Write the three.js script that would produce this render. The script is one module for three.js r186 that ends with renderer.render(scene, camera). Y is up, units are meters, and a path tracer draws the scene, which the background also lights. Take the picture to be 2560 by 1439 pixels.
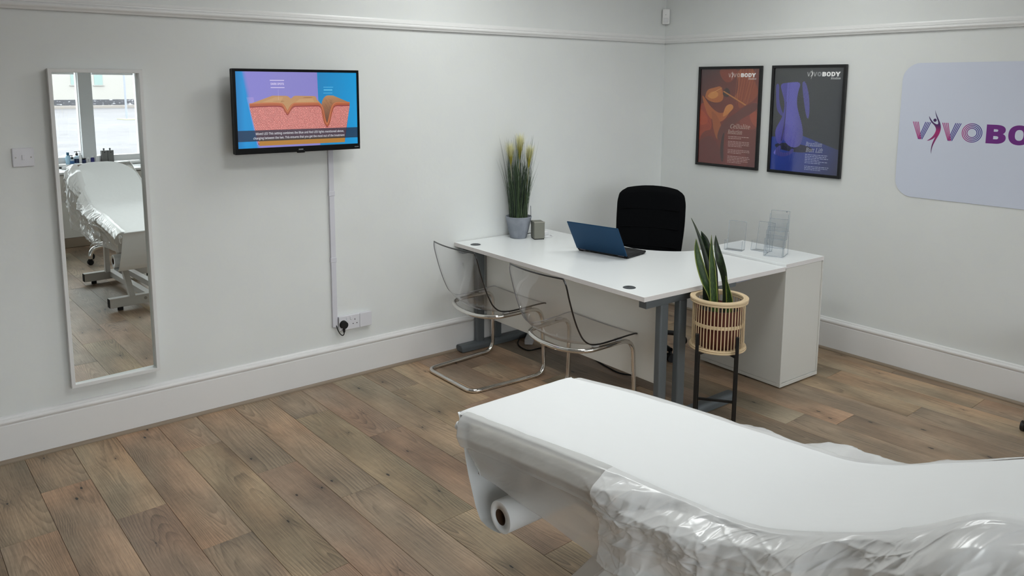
import * as THREE from 'three';
import { RoundedBoxGeometry } from 'three/addons/geometries/RoundedBoxGeometry.js';
import { mergeGeometries } from 'three/addons/utils/BufferGeometryUtils.js';
import { RectAreaLightUniformsLib } from 'three/addons/lights/RectAreaLightUniformsLib.js';
RectAreaLightUniformsLib.init();

// ---------------------------------------------------------------- camera, sky, light, exposure
const scene = new THREE.Scene();
const FW = 2560, FH = 1439, FOCAL = 1940.2;
const camera = new THREE.PerspectiveCamera(2 * Math.atan(FH / 2 / FOCAL) * 180 / Math.PI, FW / FH, 0.05, 300);
{
  const yaw = 0.6698, pitch = -0.1407, roll = 0.0050, { sin, cos } = Math;
  const fwd = new THREE.Vector3(sin(yaw) * cos(pitch), sin(pitch), -cos(yaw) * cos(pitch));
  const right = new THREE.Vector3(cos(yaw), 0, sin(yaw)), up = right.clone().cross(fwd);
  const r2 = right.clone().multiplyScalar(cos(roll)).addScaledVector(up, sin(roll));
  const u2 = up.clone().multiplyScalar(cos(roll)).addScaledVector(right, -sin(roll));
  camera.position.set(-4.8068, 1.7542, 4.1369);
  camera.quaternion.setFromRotationMatrix(new THREE.Matrix4().makeBasis(r2, u2, fwd.clone().negate()));
  camera.setViewOffset(FW, FH, 0, 234.5, FW, FH);   // the photograph is the lower part of a taller picture
  camera.updateProjectionMatrix();
}
scene.background = new THREE.Color().setRGB(5.3, 5.6, 5.7);   // even overcast sky
const renderer = new THREE.WebGLRenderer({ antialias: true });
renderer.toneMapping = THREE.LinearToneMapping;
renderer.toneMappingExposure = 1.035;
renderer.shadowMap.enabled = true;
renderer.shadowMap.type = THREE.PCFSoftShadowMap;
const LAMPS = [[-0.95, 1.6, 6.8], [-2.25, 0.95, 11], [-3.05, 2.2, 15.5]];   // x, z and radiance of the ceiling panels
const CEIL = 2.75;

// ---------------------------------------------------------------- helpers
function rng(seed) { let a = seed >>> 0; return () => { a = (a + 0x6d2b79f5) | 0; let t = Math.imul(a ^ (a >>> 15), 1 | a); t = (t + Math.imul(t ^ (t >>> 7), 61 | t)) ^ t; return ((t ^ (t >>> 14)) >>> 0) / 4294967296; }; }
function hash2(ix, iy, s) { let h = Math.imul(ix, 374761393) + Math.imul(iy, 668265263) + Math.imul(s, 2147483647 ^ 0x5bd1e995); h = Math.imul(h ^ (h >>> 13), 1274126177); return ((h ^ (h >>> 16)) >>> 0) / 4294967296; }
function vnoise(x, y, s = 0) {
  const ix = Math.floor(x), iy = Math.floor(y), fx = x - ix, fy = y - iy, u = fx * fx * (3 - 2 * fx), v = fy * fy * (3 - 2 * fy);
  const a = hash2(ix, iy, s), b = hash2(ix + 1, iy, s), c = hash2(ix, iy + 1, s), d = hash2(ix + 1, iy + 1, s);
  return a + (b - a) * u + (c - a) * v + (a - b - c + d) * u * v;
}
function fbm(x, y, s, o = 4) { let t = 0, a = 0.5; for (let i = 0; i < o; i++) { t += a * vnoise(x, y, s + i * 17); x *= 2.03; y *= 2.03; a *= 0.5; } return t / (1 - Math.pow(0.5, o)); }
const V = (x, y, z) => new THREE.Vector3(x, y, z);
const taken = new Map();
function numbered(name) { const n = taken.get(name) || 0; taken.set(name, n + 1); return n ? `${name}_${String(n).padStart(3, '0')}` : name; }
function shade(m) { m.castShadow = true; m.receiveShadow = true; return m; }
function tag(o, label, category, group) { o.userData.label = label; o.userData.category = category; if (group) o.userData.group = group; return o; }
function thing(name, label, category, [x, y, z] = [0, 0, 0], turn = 0, group) {
  const o = new THREE.Group(); o.name = numbered(name); o.position.set(x, y, z); o.rotation.y = turn; scene.add(o);
  return tag(o, label, category, group);
}
function part(name, geo, mat, parent, label) {
  const m = shade(new THREE.Mesh(Array.isArray(geo) ? merge(geo) : geo, mat)); m.name = name; parent.add(m);
  if (label) m.userData.label = label; return m;
}
function single(name, geo, mat, label, category, group) { const m = part(numbered(name), geo, mat, scene); return tag(m, label, category, group); }
function struct(name, geo, mat, parent = scene) { const m = part(name, geo, mat, parent); if (parent === scene) m.userData.kind = 'structure'; return m; }
function merge(list) {
  return mergeGeometries(list.map((g) => { const n = g.index ? g.toNonIndexed() : g.clone(); for (const k of Object.keys(n.attributes)) if (!['position', 'normal', 'uv'].includes(k)) n.deleteAttribute(k); if (!n.attributes.uv) n.setAttribute('uv', new THREE.BufferAttribute(new Float32Array(n.attributes.position.count * 2), 2)); return n; }));
}
// box with rounded edges given by its two corners
function box(x0, y0, z0, x1, y1, z1, r = 0.002, seg = 2) {
  const w = Math.abs(x1 - x0), h = Math.abs(y1 - y0), d = Math.abs(z1 - z0);
  const g = r > 0 ? new RoundedBoxGeometry(w, h, d, seg, Math.min(r, w / 2.01, h / 2.01, d / 2.01)) : new THREE.BoxGeometry(w, h, d);
  g.translate((x0 + x1) / 2, (y0 + y1) / 2, (z0 + z1) / 2); return g;
}
// uv in metres, by the main direction of each face
function metricUV(g) {
  const n = g.index ? g.toNonIndexed() : g, p = n.attributes.position, q = n.attributes.normal, uv = new Float32Array(p.count * 2);
  for (let i = 0; i < p.count; i++) { const ax = Math.abs(q.getX(i)), ay = Math.abs(q.getY(i)), az = Math.abs(q.getZ(i)); if (ay >= ax && ay >= az) { uv[2 * i] = p.getX(i); uv[2 * i + 1] = p.getZ(i); } else if (ax >= az) { uv[2 * i] = p.getZ(i); uv[2 * i + 1] = p.getY(i); } else { uv[2 * i] = p.getX(i); uv[2 * i + 1] = p.getY(i); } }
  n.setAttribute('uv', new THREE.BufferAttribute(uv, 2)); return n;
}
// polyline with rounded corners, as dense points
function filleted(pts, r, closed = false, seg = 8) {
  const out = [], n = pts.length;
  for (let i = 0; i < n; i++) {
    if (!closed && (i === 0 || i === n - 1)) { out.push(pts[i].clone()); continue; }
    const a = pts[(i + n - 1) % n], b = pts[i], c = pts[(i + 1) % n], R = Array.isArray(r) ? r[i] : r;
    const u = a.clone().sub(b), v = c.clone().sub(b), d = Math.min(R, u.length() * 0.49, v.length() * 0.49);
    u.normalize().multiplyScalar(d).add(b); v.normalize().multiplyScalar(d).add(b);
    for (let k = 0; k <= seg; k++) { const t = k / seg; out.push(V(0, 0, 0).addScaledVector(u, (1 - t) ** 2).addScaledVector(b, 2 * t * (1 - t)).addScaledVector(v, t * t)); }
  }
  return out;
}
class Poly extends THREE.Curve {   // a curve through dense points, straight between them
  constructor(pts, closed) { super(); this.p = closed ? [...pts, pts[0]] : pts; this.l = [0]; for (let i = 1; i < this.p.length; i++) this.l.push(this.l[i - 1] + this.p[i].distanceTo(this.p[i - 1])); }
  getPoint(t, o = V()) { const L = t * this.l[this.l.length - 1]; let i = 1; while (i < this.l.length - 1 && this.l[i] < L) i++; const d = this.l[i] - this.l[i - 1] || 1; return o.copy(this.p[i - 1]).lerp(this.p[i], (L - this.l[i - 1]) / d); }
}
function tube(pts, r, { closed = false, seg = 0, radial = 10 } = {}) { return new THREE.TubeGeometry(new Poly(pts, closed), seg || pts.length * 3, r, radial, closed); }
function spline(pts, n = 40, closed = false) { return new THREE.CatmullRomCurve3(pts, closed, 'centripetal').getPoints(n); }
function lathe(profile, seg = 40) { return new THREE.LatheGeometry(profile.map(([r, y]) => new THREE.Vector2(r, y)), seg); }
function cyl(r, h, x, y, z, seg = 24, r2 = r) { const g = new THREE.CylinderGeometry(r2, r, h, seg); g.translate(x, y + h / 2, z); return g; }
// a profile (depth from the wall, height) swept along a straight wall: turn = 'x' runs along x facing +z, 'z' runs along z facing -x
function moulding(profile, from, to, turn) {
  const s = new THREE.Shape(profile.map(([d, h]) => new THREE.Vector2(d, h))), g = new THREE.ExtrudeGeometry(s, { depth: to - from, bevelEnabled: false, steps: 1 });
  const m = new THREE.Matrix4();
  if (turn === 'x') m.makeBasis(V(0, 0, 1), V(0, 1, 0), V(1, 0, 0)); else m.makeBasis(V(-1, 0, 0), V(0, 1, 0), V(0, 0, 1));
  g.applyMatrix4(m); g.translate(turn === 'x' ? from : 0, 0, turn === 'x' ? 0 : from);
  if (turn === 'x') { const i = g.index, p = g.attributes; if (!i) for (const k of ['position', 'normal', 'uv']) flip(p[k]); }
  if (turn === 'z') for (const k of ['position', 'normal', 'uv']) flip(g.attributes[k]);
  g.computeVertexNormals(); return g;
}
function flip(a) { const s = a.itemSize; for (let i = 0; i < a.count; i += 3) for (let k = 0; k < s; k++) { const t = a.array[(i + 1) * s + k]; a.array[(i + 1) * s + k] = a.array[(i + 2) * s + k]; a.array[(i + 2) * s + k] = t; } }
// grid surface from f(u, v) -> Vector3, u and v in 0..1
function grid(f, nu, nv, uvScale = [1, 1]) {
  const pos = [], uv = [], idx = [];
  for (let j = 0; j <= nv; j++) for (let i = 0; i <= nu; i++) { const p = f(i / nu, j / nv); pos.push(p.x, p.y, p.z); uv.push(i / nu * uvScale[0], j / nv * uvScale[1]); }
  for (let j = 0; j < nv; j++) for (let i = 0; i < nu; i++) { const a = j * (nu + 1) + i, b = a + 1, c = a + nu + 1, d = c + 1; idx.push(a, b, d, a, d, c); }
  const g = new THREE.BufferGeometry(); g.setAttribute('position', new THREE.Float32BufferAttribute(pos, 3)); g.setAttribute('uv', new THREE.Float32BufferAttribute(uv, 2)); g.setIndex(idx); g.computeVertexNormals(); return g;
}
// the same surface given a thickness, closed round its edge
function sheet(f, nu, nv, t, uvScale = [1, 1]) {
  const top = grid(f, nu, nv, uvScale), P = top.attributes.position, N = top.attributes.normal, n = P.count, pos = new Float32Array(n * 6), uv = new Float32Array(n * 4), idx = [...top.index.array];
  for (let i = 0; i < n; i++) for (let k = 0; k < 3; k++) { const p = P.array[3 * i + k]; pos[3 * i + k] = p; pos[3 * (n + i) + k] = p - t * N.array[3 * i + k]; }
  uv.set(top.attributes.uv.array); uv.set(top.attributes.uv.array, n * 2);
  const m = idx.length; for (let i = 0; i < m; i += 3) idx.push(idx[i] + n, idx[i + 2] + n, idx[i + 1] + n);
  const edge = []; for (let i = 0; i <= nu; i++) edge.push(i); for (let j = 1; j <= nv; j++) edge.push(j * (nu + 1) + nu); for (let i = nu - 1; i >= 0; i--) edge.push(nv * (nu + 1) + i); for (let j = nv - 1; j > 0; j--) edge.push(j * (nu + 1));
  for (let k = 0; k < edge.length; k++) { const a = edge[k], b = edge[(k + 1) % edge.length]; idx.push(a, a + n, b, b, a + n, b + n); }
  const g = new THREE.BufferGeometry(); g.setAttribute('position', new THREE.BufferAttribute(pos, 3)); g.setAttribute('uv', new THREE.BufferAttribute(uv, 2)); g.setIndex(idx); g.computeVertexNormals(); return g;
}
function interp(tab, x) { if (x <= tab[0][0]) return tab[0][1]; for (let i = 1; i < tab.length; i++) if (x <= tab[i][0]) { const [a, p] = tab[i - 1], [b, q] = tab[i]; return p + (q - p) * (x - a) / (b - a); } return tab[tab.length - 1][1]; }
function smooth(tab) { // monotone-ish smooth curve through a table
  const n = tab.length, m = tab.map((_, i) => i === 0 ? (tab[1][1] - tab[0][1]) / (tab[1][0] - tab[0][0]) : i === n - 1 ? (tab[i][1] - tab[i - 1][1]) / (tab[i][0] - tab[i - 1][0]) : ((tab[i][1] - tab[i - 1][1]) / (tab[i][0] - tab[i - 1][0]) + (tab[i + 1][1] - tab[i][1]) / (tab[i + 1][0] - tab[i][0])) / 2);
  return (x) => { if (x <= tab[0][0]) return tab[0][1]; if (x >= tab[n - 1][0]) return tab[n - 1][1]; let i = 1; while (x > tab[i][0]) i++; const h = tab[i][0] - tab[i - 1][0], t = (x - tab[i - 1][0]) / h, t2 = t * t, t3 = t2 * t; return (2 * t3 - 3 * t2 + 1) * tab[i - 1][1] + (t3 - 2 * t2 + t) * h * m[i - 1] + (-2 * t3 + 3 * t2) * tab[i][1] + (t3 - t2) * h * m[i]; };
}
const sstep = (a, b, x) => { const t = Math.min(1, Math.max(0, (x - a) / (b - a))); return t * t * (3 - 2 * t); };

// ---------------------------------------------------------------- textures and materials
function dataTex(w, h, f, srgb = true) {
  const d = new Uint8Array(w * h * 4);
  for (let y = 0; y < h; y++) for (let x = 0; x < w; x++) { const c = f(x / w, y / h, x, y), i = 4 * (y * w + x); d[i] = Math.max(0, Math.min(255, c[0])); d[i + 1] = Math.max(0, Math.min(255, c[1])); d[i + 2] = Math.max(0, Math.min(255, c[2])); d[i + 3] = 255; }
  const t = new THREE.DataTexture(d, w, h); t.magFilter = THREE.LinearFilter; t.minFilter = THREE.LinearMipmapLinearFilter; t.generateMipmaps = true; t.wrapS = t.wrapT = THREE.RepeatWrapping; if (srgb) t.colorSpace = THREE.SRGBColorSpace; t.needsUpdate = true; return t;
}
function tileFbm(u, v, f, s, o = 4) { // repeats at u, v = 1
  const a = fbm(u * f, v * f, s, o), b = fbm((u - 1) * f, v * f, s, o), c = fbm(u * f, (v - 1) * f, s, o), d = fbm((u - 1) * f, (v - 1) * f, s, o);
  return (a * (1 - u) + b * u) * (1 - v) + (c * (1 - u) + d * u) * v;
}
function canvasTex(w, h, draw) { const c = document.createElement('canvas'); c.width = w; c.height = h; const x = c.getContext('2d'); draw(x, w, h); const t = new THREE.CanvasTexture(c); t.colorSpace = THREE.SRGBColorSpace; return t; }
const std = (color, roughness = 0.6, o = {}) => new THREE.MeshStandardMaterial({ color, roughness, ...o });
const phys = (o) => new THREE.MeshPhysicalMaterial(o);
const lin = (r, g, b) => new THREE.Color().setRGB(r, g, b);

const plasterBump = dataTex(512, 512, (u, v) => { const a = tileFbm(u, v, 9, 3, 4), b = tileFbm(u, v, 60, 9, 2), c = 255 * (0.65 * a + 0.35 * b); return [c, c, c]; }, false);
const plasterTone = dataTex(512, 512, (u, v) => { const a = tileFbm(u, v, 5, 21, 5), c = 249 + 4 * (a - 0.5) * 2; return [c, c, c - 0.5]; });
for (const t of [plasterBump, plasterTone]) t.repeat.set(0.9, 0.9);
const M = {
  wall: std(lin(0.758, 0.777, 0.768), 0.62, { map: plasterTone, bumpMap: plasterBump, bumpScale: 0.0012 }),
  ceiling: std(lin(0.82, 0.82, 0.81), 0.8),
  gloss: std(lin(0.77, 0.77, 0.76), 0.32),
  skirting: std(lin(0.76, 0.755, 0.75), 0.34),
  white: std(lin(0.78, 0.78, 0.79), 0.35),
  plate: std(lin(0.68, 0.68, 0.72), 0.3),
  trunking: std(lin(0.62, 0.62, 0.67), 0.4),
  bead: std('#8c7d6c', 0.45),
  subfloor: std('#2e241b', 0.9),
  black: std('#0b0c0e', 0.42), blackMatt: std('#0c0d0f', 0.75), rubber: std('#141416', 0.8),
  chrome: std(lin(0.72, 0.7, 0.67), 0.1, { metalness: 1 }),
  stoolChrome: std(lin(0.85, 0.85, 0.86), 0.06, { metalness: 1 }),
  screw: std(lin(0.35, 0.33, 0.3), 0.4, { metalness: 0.7 }),
  deskTop: std(lin(0.83, 0.855, 0.86), 0.26), deskEdgeShaded: std(lin(0.74, 0.71, 0.70), 0.4), panel: std(lin(0.66, 0.65, 0.61), 0.42), modestyLit: std(lin(0.82, 0.81, 0.765), 0.45),  // one white melamine; light and shade on edges and panels put into its colours
  leg: std('#63696d', 0.42, { metalness: 0.2 }),
  grommet: std('#3d4246', 0.5),
  couchFrame: std(lin(0.62, 0.6, 0.57), 0.4), vinyl: std(lin(0.74, 0.71, 0.63), 0.38),
};

// ---------------------------------------------------------------- room shell
const X0 = -8.2, ZW = 5.42, T = 0.16;   // left wall, front of the window wall, wall thickness
struct('wall_back', metricUV(box(X0 - T, -0.1, -T, T, CEIL + 0.1, 0, 0)), M.wall);
struct('wall_right', metricUV(box(0, -0.1, 0, T, CEIL + 0.1, 6.15, 0)), M.wall);
struct('wall_left', metricUV(box(X0 - T, -0.1, 0, X0, CEIL + 0.1, 6.15, 0)), M.wall);
struct('ceiling', box(X0 - T, CEIL, -T, T, CEIL + 0.12, 6.25, 0), M.ceiling);
struct('wall_window', [
  box(X0, -0.1, 5.94, 0, 0.86, 6.25, 0), box(X0, 2.42, 5.90, 0, CEIL, 6.25, 0),
  box(X0, 0.86, 5.94, -6.1, 2.42, 6.25, 0), box(-0.35, 0.86, 5.94, 0, 2.42, 6.25, 0),
].map(metricUV), M.wall);

// skirting boards with a torus moulding on top, floor beads, picture rails
const SK = [[0, 0.006], [0.022, 0.006], [0.022, 0.176], [0.0185, 0.179], [0.0185, 0.182], [0.0225, 0.185], [0.0255, 0.190], [0.0265, 0.195], [0.0255, 0.200], [0.0225, 0.2045], [0.016, 0.207], [0.0125, 0.208], [0.0115, 0.2125], [0.008, 0.216], [0, 0.2175]];
const BD = [[0.015, 0], [0.037, 0], [0.0365, 0.006], [0.034, 0.011], [0.029, 0.0150], [0.023, 0.0165], [0.015, 0.0165]];
const RAIL = [[0, 2.0755], [0.016, 2.0755], [0.0175, 2.079], [0.020, 2.084], [0.0245, 2.089], [0.0265, 2.0945], [0.0255, 2.100], [0.022, 2.1035], [0.0135, 2.1045], [0.0135, 2.1075], [0.0165, 2.1095], [0.016, 2.114], [0.011, 2.119], [0.0075, 2.126], [0.006, 2.132], [0, 2.133]];
struct('baseboard_back', moulding(SK, X0, 0, 'x'), M.skirting);
struct('baseboard_right', moulding(SK, 0, ZW, 'z'), M.skirting);
struct('trim_1', moulding(BD, X0, 0, 'x'), M.bead);
struct('trim_2', moulding(BD, 0, ZW, 'z'), M.bead);
struct('trim_3', moulding(RAIL, X0, 0, 'x'), M.gloss);
struct('trim_4', moulding(RAIL, 0, 5.9, 'z'), M.gloss);

// ---------------------------------------------------------------- floor: oak laminate planks, each its own board
const PW = 0.1945, PL = 1.288;
function oakTexture(seed, tone) {
  const R = rng(seed * 977 + 5), W = 224, H = 1484, ax = PW, az = PL;
  const knots = []; const nk = 1 + Math.floor(R() * 2.6); for (let i = 0; i < nk; i++) knots.push([0.02 + R() * (ax - 0.04), R() * az, 0.004 + R() * 0.006, R() * 0.7 + 0.5]);
  const core = ax * (0.15 + 0.7 * R()), lean = (R() - 0.5) * 0.07, freq = 95 + 60 * R(), swing = 0.012 + 0.03 * R();
  return dataTex(W, H, (u, v) => {
    const x = u * ax, z = v * az;
    let wx = x - core - lean * (v - 0.5) + swing * (fbm(x * 5, z * 1.7, seed + 3, 3) - 0.5) * 2.6, wz = z * 0.06;
    let knot = 0, halo = 0;
    for (const [kx, kz, kr, ks] of knots) { const dx = (x - kx), dz = (z - kz) * 0.42, d = Math.hypot(dx, dz); wx += Math.exp(-d * d / (kr * kr * 14)) * (dx >= 0 ? 1 : -1) * 0.016 * ks; knot = Math.max(knot, 1 - sstep(kr * 0.35, kr * 0.75, d + 0.0022 * (fbm(x * 300, z * 200, seed, 2) - 0.5) * 2)); halo = Math.max(halo, Math.exp(-d * d / (kr * kr * 9))); }
    const dist = Math.hypot(wx, 0.022 + wz * (0.25 + fbm(z * 0.8, 3.1, seed + 8, 2)) + 0.03 * fbm(x * 3, z * 1.2, seed + 5, 3));
    const ph = dist * freq + 0.55 * fbm(x * 22, z * 5, seed + 9, 3), fr = ph - Math.floor(ph);
    const ring = Math.pow(fr, 2.2) * (1 - sstep(0.9, 1, fr));
    const fibre = fbm(x * 520, z * 9, seed + 11, 2), pore = fbm(x * 900, z * 26, seed + 13, 2), patch = fbm(x * 6, z * 2.6, seed + 15, 3), fade = fbm(x * 12, z * 3.5, seed + 31, 3), patch2 = fbm(x * 4 + 7, z * 1.9, seed + 19, 3), cross = fbm(x * 30, z * 45, seed + 23, 3);
    let k = 1 - 0.15 * ring * (0.15 + 1.6 * sstep(0.32, 0.72, fade)) - 0.16 * (fibre - 0.5) * 1.6 - (pore > 0.66 ? 0.07 : 0) + 0.46 * (patch - 0.5) + 0.06 * (cross - 0.5);
    k *= 1 - 0.62 * knot - 0.16 * halo; k *= tone[3] * 0.925;
    const g = (patch2 - 0.5) * 2;   // warm against grey
    return [tone[0] * k * 0.985 * (1 + 0.06 * g), tone[1] * k * 0.965 * (1 - 0.008 * g), tone[2] * k * 0.93 * (1 - 0.05 * g)];
  });
}
const TONES = [[178, 155, 132, 1.0], [168, 148, 128, 0.98], [184, 158, 135, 1.0], [172, 154, 128, 1.0], [176, 150, 130, 0.95], [166, 150, 130, 1.02], [182, 162, 136, 0.98], [172, 148, 128, 0.93], [180, 156, 130, 1.03], [164, 145, 126, 1.0]];
const plankMats = TONES.map((t, i) => { const map = oakTexture(i + 1, t); map.wrapS = map.wrapT = THREE.ClampToEdgeWrapping; return new THREE.MeshStandardMaterial({ map, roughness: 0.46 }); });
// a board with chamfered edges; outline in metres on the floor (x, z), uv by place in the board
function plankGeo(poly, top = 0, thick = 0.008, ch = 0.0010) {
  const n = poly.length, c = poly.reduce((a, p) => [a[0] + p[0] / n, a[1] + p[1] / n], [0, 0]), pos = [], uv = [], nor = [];
  const inner = poly.map(([x, z]) => { const dx = x - c[0], dz = z - c[1]; return [x - Math.sign(dx) * ch, z - Math.sign(dz) * ch]; });
  const UV = ([x, z]) => [Math.min(1, Math.max(0, x / PW)), Math.min(1, Math.max(0, z / PL))];
  const tri = (a, b, d, ua, ub, ud) => { const N = new THREE.Vector3().subVectors(V(...b), V(...a)).cross(new THREE.Vector3().subVectors(V(...d), V(...a))).normalize(); pos.push(...a, ...b, ...d); uv.push(...ua, ...ub, ...ud); for (let i = 0; i < 3; i++) nor.push(N.x, N.y, N.z); };
  for (let i = 1; i < n - 1; i++) tri([inner[0][0], top, inner[0][1]], [inner[i][0], top, inner[i][1]], [inner[i + 1][0], top, inner[i + 1][1]], UV(inner[0]), UV(inner[i]), UV(inner[i + 1]));
  for (let i = 0; i < n; i++) { const j = (i + 1) % n, a = inner[i], b = inner[j], p = poly[i], q = poly[j], ua = UV(a), ub = UV(b);
    tri([a[0], top, a[1]], [p[0], top - ch, p[1]], [q[0], top - ch, q[1]], ua, ua, ub); tri([a[0], top, a[1]], [q[0], top - ch, q[1]], [b[0], top, b[1]], ua, ub, ub);
    tri([p[0], top - ch, p[1]], [p[0], top - thick, p[1]], [q[0], top - thick, q[1]], ua, ua, ub); tri([p[0], top - ch, p[1]], [q[0], top - thick, q[1]], [q[0], top - ch, q[1]], ua, ub, ub); }
  const g = new THREE.BufferGeometry(); g.setAttribute('position', new THREE.Float32BufferAttribute(pos, 3)); g.setAttribute('uv', new THREE.Float32BufferAttribute(uv, 2)); g.setAttribute('normal', new THREE.Float32BufferAttribute(nor, 3)); return g;
}
function clip(poly, inside, cut) { const out = []; for (let i = 0; i < poly.length; i++) { const a = poly[i], b = poly[(i + 1) % poly.length], ia = inside(a), ib = inside(b); if (ia) out.push(a); if (ia !== ib) out.push(cut(a, b)); } return out; }
{
  const floor = struct('floor', box(X0, -0.1, 0, 0, -0.0085, 5.94, 0), M.subfloor);
  const ang = -0.036, ox = -4.467, ca = Math.cos(ang), sa = Math.sin(ang);   // the boards lie about two degrees off square
  const toWorld = ([x, z]) => [ox + x * ca - z * sa, x * sa + z * ca], toBoard = ([X, Z]) => { const dx = X - ox; return [dx * ca + Z * sa, -dx * sa + Z * ca]; };
  const R = rng(77), GAP = 0.0013, whole = plankGeo([[GAP / 2, GAP / 2], [GAP / 2, PL - GAP / 2], [PW - GAP / 2, PL - GAP / 2], [PW - GAP / 2, GAP / 2]]);
  const butt = { '-1': 0.79, 21: 2.67, 20: 1.93, 19: 2.487, 18: 1.755, 17: 2.295, 16: 2.12 }; let last = 0;
  for (let k = -20; k < 25; k++) {
    const ph = (butt[k] ?? 0.430 * ((((k - 0) % 3) + 3) % 3 + 1)) % PL;
    for (let n = -2; n < 6; n++) {
      const bx = k * PW, bz = ph + (n - 0) * PL;
      let w = [[0, 0], [0, PL], [PW, PL], [PW, 0]].map(([a, b]) => [bx + a, bz + b]).map(toWorld);
      const lim = [[0, X0 + 0.012, 1], [0, -0.017, -1], [1, 0.017, 1], [1, 5.40, -1]], before = w;
      let cutIt = false;
      for (const [ax, at, sg] of lim) { if (w.some((p) => (p[ax] - at) * sg < 0)) cutIt = true; w = clip(w, (p) => (p[ax] - at) * sg >= 0, (a, b) => { const t = (at - a[ax]) / (b[ax] - a[ax]); return [a[0] + (b[0] - a[0]) * t, a[1] + (b[1] - a[1]) * t]; }); if (!w.length) break; }
      if (w.length < 3) continue;
      let mi = Math.floor(R() * plankMats.length); if (mi === last) mi = (mi + 3) % plankMats.length; last = mi;
      let geo = whole;
      if (cutIt) { let b = w.map(toBoard).map(([x, z]) => [x - bx, z - bz]); b = b.map(([x, z]) => [Math.min(PW - GAP / 2, Math.max(GAP / 2, x)), Math.min(PL - GAP / 2, Math.max(GAP / 2, z))]); let area = 0; for (let i = 0; i < b.length; i++) { const p = b[i], q = b[(i + 1) % b.length]; area += p[0] * q[1] - q[0] * p[1]; } if (Math.abs(area) < 0.0016) continue; if (area > 0) b.reverse(); geo = plankGeo(b); }
      const m = part('plank', geo, plankMats[mi], floor), [wx, wz] = toWorld([bx, bz]);
      m.position.set(wx, 0, wz); m.rotation.y = -ang;
      if (!cutIt && R() < 0.5) { m.rotation.y += Math.PI; const [ex, ez] = toWorld([bx + PW, bz + PL]); m.position.set(ex, 0, ez); }
    }
  }
}

// ---------------------------------------------------------------- windows, counter in the bay and the street outside (all seen in the mirror)
const glass = phys({ color: 0xffffff, transmission: 1, thickness: 0, roughness: 0, ior: 1.5 });
{
  const xs = [[-6.1, -4.55], [-4.42, -2.69], [-2.585, -2.05], [-1.90, -0.35]];
  xs.forEach(([a, b], i) => {
    const w = struct(`window_${i + 1}`, [box(a, 0.87, 6.04, a + 0.026, 2.42, 6.12, 0.004), box(b - 0.026, 0.87, 6.04, b, 2.42, 6.12, 0.004), box(a, 0.87, 6.04, b, 0.945, 6.12, 0.004), box(a, 2.365, 6.04, b, 2.42, 6.12, 0.004)], M.white);
    struct('transom', box(a + 0.04, 1.893, 6.05, b - 0.04, 1.913, 6.11, 0.003), M.white, w);
    struct('pane', box(a + 0.04, 0.94, 6.076, b - 0.04, 1.895, 6.082, 0), glass, w);
    struct('pane', box(a + 0.04, 1.911, 6.076, b - 0.04, 2.37, 6.082, 0), glass, w);
  });
  struct('trim_5', [[-4.56, -4.41], [-2.709, -2.566], [-2.06, -1.89]].map(([a, b]) => metricUV(box(a, 0.86, 5.99, b, 2.42, 6.16, 0.003))), std(lin(0.62, 0.63, 0.64), 0.5));
  struct('trim_6', box(-6.1, 0.84, 5.925, -0.35, 0.865, 6.05, 0.004), M.gloss);   // window sill
}
{
  const c = thing('window_counter', 'long white counter with a plain panelled front standing under the window', 'counter', [-3.2, 0, 5.42]);
  part('worktop', box(-3.0, 0.808, -0.035, 3.05, 0.832, 0.5, 0.003), M.deskTop, c);
  for (let k = 0; k < 5; k++) part('front_panel', box(-2.98 + k * 1.2, 0.106, 0, -2.98 + k * 1.2 + 1.196, 0.796, 0.02, 0.002), M.panel, c);
  part('carcass', box(-2.97, 0.02, 0.02, 3.02, 0.806, 0.5, 0), M.panel, c);
  part('plinth', box(-2.97, 0, -0.004, 3.02, 0.104, 0.02, 0.002), M.bead, c, 'brown plinth strip');
}
struct('pavement', box(-60, -0.4, -60, 60, -0.25, 130, 0), std(lin(0.195, 0.187, 0.196), 0.9, { map: dataTex(256, 256, (u, v) => { const c = 225 + 30 * (tileFbm(u, v, 6, 41, 5) - 0.5) * 2 - (tileFbm(u * 1, v, 40, 43, 2) > 0.62 ? 10 : 0); return [c, c - 1, c + 1]; }) }));
{
  const g = scene.children[scene.children.length - 1].geometry, uv = g.attributes.uv; for (let i = 0; i < uv.count; i++) uv.setXY(i, uv.getX(i) * 12, uv.getY(i) * 16);
}
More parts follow.
